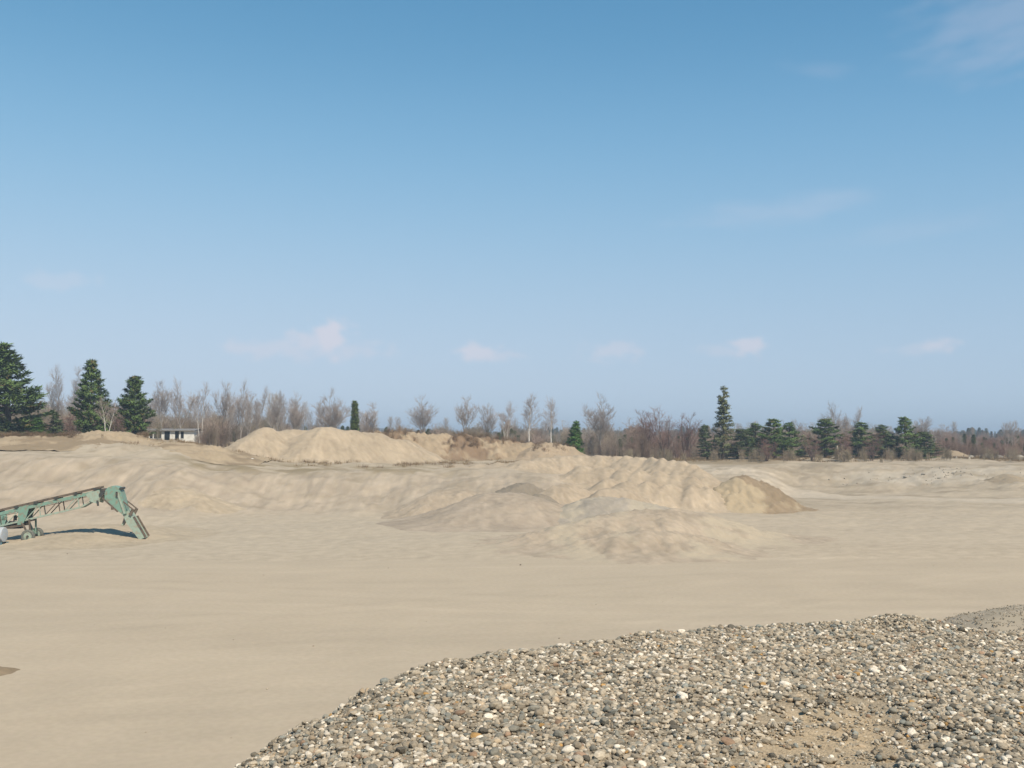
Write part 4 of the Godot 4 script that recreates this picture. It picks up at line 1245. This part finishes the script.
	for e in [["pinkish bare tree between the largest pine and the second one", b[3], 62, 361, 26, 168, 3.4, 0.2],
		["faint bare tree behind the left side of the second pine", b[4], 80, 366, 24, 185, 5.0, 0.9],
		["bare tree standing right behind the third pine", b[0], 163, 376, 25, 176, 5.2, 0.7], ["bare tree second right of the third pine", b[2], 181, 375, 27, 180, 5.2, 1.7],
		["tall bare tree, leftmost of the trio left of the sand mound", b[0], 224, 377, 25, 180, 5.2, 3.1], ["tall bare tree, middle of the trio left of the sand mound", b[2], 241, 377, 27, 183, 5.2, 4.1], ["bare tree, rightmost of the trio left of the sand mound", b[3], 257, 382, 18, 186, 3.4, 2.2],
		["dark bare tree above the left summit of the sand mound", b[1], 278, 387, 22, 180, 5.6, 0.5], ["wider bare tree right of the one above the left summit", b[5], 296, 391, 26, 184, 6.4, 1.5],
		["broad round bare tree above the right summit of the sand mound", b[5], 330, 387, 42, 176, 6.4, 2.6], ["faint low bare tree right of the slim cedar", b[4], 369, 402, 28, 190, 5.0, 3.6],
		["faint bare tree alone above the eroded bank", b[5], 422, 394, 34, 205, 6.4, 4.4], ["taller bare tree of the pair above the bank's right half", b[0], 466, 392, 24, 200, 5.2, 5.2], ["shorter bare tree of the pair above the bank's right half", b[1], 487, 400, 23, 205, 5.6, 2.9],
		["round crowned bare tree right of the small round fir", b[5], 601, 392, 36, 192, 6.4, 0.1], ["tall thin bare tree, left of a pair near the dull green pines", b[2], 834, 400, 30, 205, 5.2, 2.4], ["tall thin bare tree, right of a pair near the dull green pines", b[3], 851, 404, 20, 207, 3.4, 1.1],
		["grey bare tree rising behind the darkest evergreen group", b[1], 921, 414, 26, 198, 5.6, 0.6], ["low grey bare tree at the right end of the darkest evergreen group", b[4], 939, 424, 26, 202, 5.0, 1.6]]:
		plant("bare_tree", e[0], "bare tree", e[1], e[2], e[3], e[4], e[5], e[6], e[7], gb)
	var gw := "white birches along the treeline"
	for e in [["white stemmed birch beside the white house", birch[1], 201, 384, 20, 158, 4.2, 0.0], ["leaning twin stemmed white birch above the bank's right end", birch[1], 508, 403, 24, 162, 4.2, 1.3], ["tall white birch with a straight bright trunk above the bank's end", birch[0], 530, 397, 24, 160, 4.0, 2.3], ["thin white birch between the tall birch and the small fir", birch[0], 550, 400, 20, 164, 4.0, 3.9],
		["thin white birch trunk right of the green pine cluster", birch[0], 801, 424, 14, 186, 4.0, 0.9], ["small pale birch in front of the green pine cluster", birch[0], 762, 434, 18, 184, 4.0, 5.0], ["pale leaning birch in front of the second pine's right side", birch[1], 106, 398, 22, 137, 4.2, 4.0]]:
		plant("birch_tree", e[0], "birch tree", e[1], e[2], e[3], e[4], e[5], e[6], e[7], gw)
	var gr := "reddish leafless brush trees"
	for e in [["brown brush tree in the gap right of the green pine cluster", red[1], 812, 430, 26, 168, 5.2, 2.0], ["brown brush tree between the two dull green pines", red[0], 843, 431, 24, 167, 5.0, 3.1], ["brown brush tree between the dull green pine and darkest evergreens", red[1], 871, 432, 22, 168, 5.2, 4.6], ["brown brush tree in front of the green pine cluster", red[0], 766, 438, 24, 166, 5.0, 1.2],
		["reddish brush tree, left of the large reddish thicket", red[0], 648, 409, 34, 188, 5.0, 0.4], ["tallest reddish brush tree in the middle of the large thicket", red[1], 664, 406, 36, 191, 5.2, 1.4], ["reddish brush tree, right of the large reddish thicket", red[0], 685, 412, 32, 190, 5.0, 2.4], ["greyish brush tree between the reddish thicket and ragged spruce", red[1], 700, 423, 22, 196, 5.2, 3.4],
		["low red brush beside the small sand heap at right", red[1], 938, 441, 28, 186, 5.2, 4.4], ["brown brush below the left side of the second pine", red[0], 70, 409, 30, 146, 5.0, 5.0], ["brown brush at the foot of the third pine", red[1], 118, 414, 26, 140, 5.2, 0.9]]:
		plant("brush_tree", e[0], "brush", e[1], e[2], e[3], e[4], e[5], e[6], e[7], gr)

func thicket(seed_: int) -> ArrayMesh:   # a clump of leafless saplings about 1 high
	var rng := RandomNumberGenerator.new()
	rng.seed = seed_
	var mb := MB.new()
	for k in 9:
		var at := Vector3(rng.randfn(0, 0.22), -0.05, rng.randfn(0, 0.22))
		var tall := rng.randf_range(0.55, 1.05)
		var main := limb(rng, at, Vector3(rng.randfn(0, 0.1), 1, rng.randfn(0, 0.1)), tall, 4, 0.05, 0.06)
		mb.col = Color.WHITE * rng.randf_range(0.7, 1.3)
		stem(mb, main, 0.011, 0.003, 3)
		for e in 16:
			var f := rng.randf_range(0.15, 1.0)
			var p := along(main, f)
			var az := rng.randf() * TAU
			var d := Vector3(cos(az), rng.randf_range(0.5, 1.6), sin(az)).normalized() * rng.randf_range(0.10, 0.28)
			mb.col = Color.WHITE * rng.randf_range(0.7, 1.3)
			mb.tube(p, p + d, 0.0042, 0.0022, 3)
			for j in 3:
				var q := p + d * rng.randf_range(0.3, 1.0)
				mb.tube(q, q + Vector3(rng.randfn(0, 1), rng.randf_range(0, 1.5), rng.randfn(0, 1)).normalized() * rng.randf_range(0.05, 0.13), 0.0026, 0.0015, 3)
	return mb.mesh()

func build_woods() -> void:
	var rng := RandomNumberGenerator.new()
	rng.seed = 500
	var places := []
	var tints := PackedColorArray()
	for k in 9500:
		var near := rng.randf() < 0.4
		var d := rng.randf_range(182, 220) if near else sqrt(rng.randf_range(200.0 * 200, 400.0 * 400))
		var b := rng.randf_range(-0.92, 0.92)
		var px := 512 + b * FOCAL
		if near and px < 380: d -= 30
		if d < 184 and px > 138 and px < 204 and rng.randf() < 0.93: d = rng.randf_range(186, 215)
		if near and px > 225 and px < 560 and d < 190: continue
		var x := b * d
		var y := ground_h(x, -d)
		# how high the brush stands along the treeline
		var row := 406.0 if px < 145 else lerpf(416.0, 429.0, smoothstep(205, 340, px))
		row += 7.0 * smoothstep(940, 985, px) + n_mid.get_noise_2d(px * 0.5, 40.0) * 12.0
		var tall := clampf((level(row, d) - y) * rng.randf_range(0.75 if px < 250 else 0.45, 1.12), 1.6, 9.0)
		if near: tall *= rng.randf_range(0.6 if px < 215 else 0.3, 1.0 if px < 215 else 0.95)
		var wide := tall * rng.randf_range(0.7, 1.1)
		places.append(Transform3D(Basis(Vector3.UP, rng.randf() * TAU) * Basis.from_scale(Vector3(wide, tall, wide)), Vector3(x, y, -d)))
		var c := Color(0.36, 0.30, 0.225).lerp(Color(0.375, 0.28, 0.23), rng.randf()) * rng.randf_range(0.55, 1.35)
		c = c.lerp(Color(0.20, 0.20, 0.125), smoothstep(0.0, 0.3, n_mid.get_noise_2d(x * 0.8, d * 0.3)) * 0.6)
		if px > 930 or (px > 630 and px < 690): c = c.lerp(Color(0.30, 0.175, 0.145), 0.5)
		c.a = 1
		tints.append(c)
	for k in 520:
		var px := rng.randf_range(610, 1040)
		var d := rng.randf_range(163, 180)
		if rng.randf() < smoothstep(-0.15, 0.1, n_mid.get_noise_2d(px * 0.9, 77.0)): continue
		var x := side(px, d)
		var tall := rng.randf_range(0.6, 2.6)
		var wide := tall * rng.randf_range(0.6, 1.0)
		places.append(Transform3D(Basis(Vector3.UP, rng.randf() * TAU) * Basis.from_scale(Vector3(wide, tall, wide)), Vector3(x, ground_h(x, -d), -d)))
		tints.append(Color(0.29, 0.225, 0.165).lerp(Color(0.34, 0.29, 0.20), rng.randf()) * rng.randf_range(0.7, 1.3))
	tag(copies("woods", thicket(61), M.bark, places, tints), "dense leafless brown brush filling the treeline")
	# thin grey trees standing through the brush, too many and too faint to count
	places = []
	tints = PackedColorArray()
	var pole := bare_tree(131, 2, 0.22, 0.62, 1.1, Color.WHITE, Color.WHITE, 1.0, 1.4)
	var both := MB.new()
	for part in pole:
		var a: Array = part.surface_get_arrays(0)
		var o := both.v.size()
		both.v.append_array(a[Mesh.ARRAY_VERTEX]); both.n.append_array(a[Mesh.ARRAY_NORMAL]); both.c.append_array(a[Mesh.ARRAY_COLOR]); both.t.append_array(a[Mesh.ARRAY_TEX_UV])
		for q in a[Mesh.ARRAY_INDEX]: both.i.append(q + o)
	for k in 150:
		var d := rng.randf_range(185, 300)
		var b := rng.randf_range(-0.55, 0.55)
		var px := 512 + b * FOCAL
		if px > 400 and px < 640 and rng.randf() < 0.5: continue
		var x := b * d
		var y := ground_h(x, -d)
		var row := 392.0 if px < 320 else (408.0 if px < 450 else 420.0)
		var tall := maxf((level(row + rng.randf_range(-4, 20), d) - y), 2.0)
		var wide := tall * rng.randf_range(0.6, 1.0)
		places.append(Transform3D(Basis(Vector3.UP, rng.randf() * TAU) * Basis.from_scale(Vector3(wide, tall, wide) / 10.0), Vector3(x, y, -d)))
		tints.append(Color(0.41, 0.355, 0.32).lerp(Color(0.52, 0.47, 0.42), pow(rng.randf(), 3.0)))
	tag(copies("bare_woods", both.mesh(), M.bark, places, tints), "faint thin leafless trees in and behind the brush")
	# far evergreen woods, one dark line on the horizon
	var far := evergreen(241, 1, Color.WHITE, Color(0.5, 0.4, 0.3), 0.1)
	places = []
	tints = PackedColorArray()
	for k in 2600:
		var d := rng.randf_range(420, 1100)
		var b := rng.randf_range(-0.8, 0.8)
		var x := b * d
		var px := 512 + b * FOCAL
		var y := ground_h(x, -d)
		var tall := (level(430.0 + n_mid.get_noise_2d(px * 0.3, 3) * 6.0, d) - y) * rng.randf_range(0.75, 1.15)
		var wide := tall * rng.randf_range(1.0, 2.0)
		places.append(Transform3D(Basis(Vector3.UP, rng.randf() * TAU) * Basis.from_scale(Vector3(wide, tall, wide) / 10.0), Vector3(x, y, -d)))
		var c := Color(0.085, 0.11, 0.065).lerp(Color(0.19, 0.16, 0.125), pow(rng.randf(), 2.0)) * rng.randf_range(0.8, 1.2)
		c.a = 1
		tints.append(c)
	tag(copies("distant_woods", far[1], M.needle, places, tints), "far dark evergreen woods along the horizon")
	# low evergreen scrub mixed into the brush
	places = []
	tints = PackedColorArray()
	for k in 190:
		var b := rng.randf_range(-0.6, 0.6)
		var px := 512 + b * FOCAL
		var d := rng.randf_range(185, 240)
		if px > 130 and px < 400: d += 30
		if px < 130: d -= 38
		var x := b * d
		var y := ground_h(x, -d)
		var tall := rng.randf_range(1.8, 4.4)
		places.append(Transform3D(Basis(Vector3.UP, rng.randf() * TAU) * Basis.from_scale(Vector3(tall * 1.6, tall, tall * 1.6) / 10.0), Vector3(x, y - 0.1, -d)))
		tints.append(Color(0.10, 0.135, 0.062) * rng.randf_range(0.8, 1.25))
	tag(copies("evergreen_undergrowth", far[1], M.needle, places, tints), "low evergreen growth scattered in the brush")
	# dry grass along the foot of the trees and on the bank tops
	var g := MB.new()
	for k in 16:
		var at := Vector3(rng.randfn(0, 0.3), -0.05, rng.randfn(0, 0.3))
		var w := Vector3(rng.randfn(0, 0.25), 1, rng.randfn(0, 0.25)).normalized() * rng.randf_range(0.5, 1.1)
		var s := Vector3(rng.randfn(0, 1), 0, rng.randfn(0, 1)).normalized() * 0.035
		g.tri(at - s, at + s, at + w)
	places = []
	tints = PackedColorArray()
	for k in 9000:
		var b := rng.randf_range(-0.62, 0.62)
		var r := ramp_at(b)
		var d := rng.randf_range(lerpf(r[2], r[4], 0.6) if b < 0.0 else r[4] - 2.0, r[4] + 45)
		if b > 0.13: d = rng.randf_range(166, 192)
		var x := b * d
		if n_mid.get_noise_2d(x * 1.3 + 7, -d * 0.7) < 0.02: continue
		var tall := rng.randf_range(0.2, 0.6)
		places.append(Transform3D(Basis(Vector3.UP, rng.randf() * TAU) * Basis.from_scale(Vector3(1.3, 1, 1.3) * tall), Vector3(x, ground_h(x, -d), -d)))
		tints.append(Color(0.30, 0.225, 0.13).lerp(Color(0.20, 0.14, 0.09), rng.randf()))
	tag(copies("dry_grass", g.mesh(), M.bark, places, tints), "dry tan grass below the treeline")

func build_debris() -> void:
	var rng := RandomNumberGenerator.new()
	rng.seed = 900
	var pale: StandardMaterial3D = worn(Color(0.34, 0.30, 0.24), Color(0.22, 0.19, 0.14), 31, 0.9, 0.8)
	var dim: StandardMaterial3D = worn(Color(0.22, 0.19, 0.15), Color(0.14, 0.12, 0.09), 32, 0.9, 0.8)
	var white: StandardMaterial3D = worn(Color(0.72, 0.69, 0.62), Color(0.5, 0.46, 0.4), 33, 0.8, 0.8)
	var rocks := [rock(301, 0.5, 2), rock(302, 0.8, 2), rock(303, 0.4, 2)]
	for e in [[985, 459, 176, 1.1, 0, "pale boulder lying by the road below the lone small pine"], [998, 457.5, 178, 0.9, 1, "darker boulder right of the pale boulder by the road"], [1018, 461, 172, 1.2, 0, "boulder at the right edge by the road"], [867, 457.5, 180, 1.0, 1, "dark boulder at the treeline right of the pale broken stump"], [970, 457, 180, 0.7, 0, "small pale rock right of the small sand heap by the road"],
		[904, 468, 147, 0.36, 0, "grey rock, leftmost of those on the far bank"], [922, 466, 148, 0.36, 0, "grey rock, second of those on the far bank"], [938, 472, 145, 0.36, 0, "grey rock, lowest of those on the far bank"], [952, 468, 147, 0.36, 0, "grey rock, rightmost of those on the far bank"],
		[253, 461.5, 121, 0.26, 2, "small bright white rock below the left foot of the tallest mound"]]:
		var d: float = e[2]
		var x := side(e[0], d)
		var o := put("boulder" if e[3] > 0.3 else "white_rock", rocks[rng.randi() % 3], [pale, dim, white][e[4]])
		o.position = Vector3(x, ground_h(x, -d) + e[3] * 0.22, -d)
		o.scale = Vector3(1.25, 0.7, 1.0) * e[3] * 0.75
		o.rotation.y = rng.randf() * TAU
		tag(o, e[5], "rock", "boulders on the far side of the pit" if e[3] > 0.3 else "")
	var places := []
	var tints := PackedColorArray()
	for k in 200:
		var p := Vector2(61 + rng.randfn(0, 7), -147 + rng.randfn(0, 3.2))
		if k > 110: p = Vector2(rng.randf_range(56, 92), rng.randf_range(-184, -170))
		var r := rng.randf_range(0.05, 0.20) * (0.7 if k < 190 else 1.8)
		places.append(Transform3D(Basis(Vector3(rng.randfn(0, 1), rng.randfn(0, 1), rng.randfn(0, 1)).normalized(), rng.randf() * TAU) * Basis.from_scale(Vector3(1.3, 0.7, 1) * r), Vector3(p.x, ground_h(p.x, p.y) + r * 0.2, p.y)))
		tints.append(Color(0.50, 0.435, 0.345) * rng.randf_range(0.75, 1.15))
	tag(copies("rubble", rocks[1], M.stone, places, tints), "scattered pale rubble on the far right bank")
	places = []
	tints = PackedColorArray()
	for k in 120:
		var d := rng.randf_range(21, 90)
		var x := side(rng.randf_range(-150, 1170), d)
		var r := 0.012 * exp(clampf(rng.randfn(0.0, 0.5), -1.0, 1.4))
		places.append(Transform3D(Basis(Vector3(rng.randfn(0, 1), rng.randfn(0, 1), rng.randfn(0, 1)).normalized(), rng.randf() * TAU) * Basis.from_scale(Vector3(1.3, 0.7, 1) * r), Vector3(x, ground_h(x, -d) + r * 0.3, -d)))
		tints.append(Color(0.34, 0.285, 0.215) * rng.randf_range(0.5, 1.3))
	tag(copies("loose_stones", rocks[0], M.stone, places, tints), "small loose stones scattered on the pit floor", "", "", "stuff")
	# broken pale stump at the treeline
	var sd := 178.0
	var sx := side(837, sd)
	var st := thing("tree_stump", "pale broken tree stump standing at the treeline edge", "tree stump", Vector3(sx, ground_h(sx, -sd), -sd))
	var mb := MB.new()
	mb.col = Color(0.48, 0.42, 0.33)
	stem(mb, [Vector3(0, -0.1, 0), Vector3(0.03, 0.7, 0), Vector3(-0.05, 1.5, 0.05), Vector3(-0.12, 2.3, 0.0)], 0.34, 0.14, 9)
	put("trunk", mb.mesh(), M.bark, st)
	mb = MB.new()
	mb.col = Color(0.52, 0.45, 0.35)
	stem(mb, [Vector3(-0.1, 0.5, 0.1), Vector3(-0.7, 0.25, 0.2), Vector3(-1.6, 0.05, 0.3)], 0.2, 0.1, 7)
	put("fallen_limb", mb.mesh(), M.bark, st)
	for e in [[960, 459.5, 178, 2.6, "dark fallen log beside the small sand heap at right"], [1003, 461, 174, 3.2, "fallen log lying among the boulders near the right edge"]]:
		var lx := side(e[0], e[2])
		var lb := MB.new()
		lb.col = Color(0.17, 0.13, 0.095)
		var pts := limb(rng, Vector3(-e[3] / 2, 0.2, 0), Vector3(1, 0.03, 0.2), e[3], 5, 0.0, 0.05)
		stem(lb, pts, 0.22, 0.15, 9)
		lb.tube(pts[3], pts[3] + Vector3(0.2, 0.6, 0.1), 0.07, 0.03, 6)
		var o := put("fallen_log", lb.mesh(), M.bark)
		o.position = Vector3(lx, ground_h(lx, -e[2]), -e[2])
		tag(o, e[4], "log")
	# a clod of turned soil on the floor at the left edge
	heap("soil_clod", "low brown ridge of turned soil on the floor at the left edge", "soil clod", [[side(-2, 31.2), -31.2, 0.10 + ground_h(side(-2, 31.2), -31.2), 0.18, 0.6], [side(8, 31.3), -31.3, 0.06 + ground_h(side(8, 31.3), -31.3), 0.06, 0.6], [side(-14, 31.1), -31.1, 0.12 + ground_h(side(-14, 31.1), -31.1), 0.2, 0.6]], Color(0.25, 0.19, 0.125), 0.03, 0.04, "", Color(0, 0, 0, 0), 0.0, 0.05, 0.03)
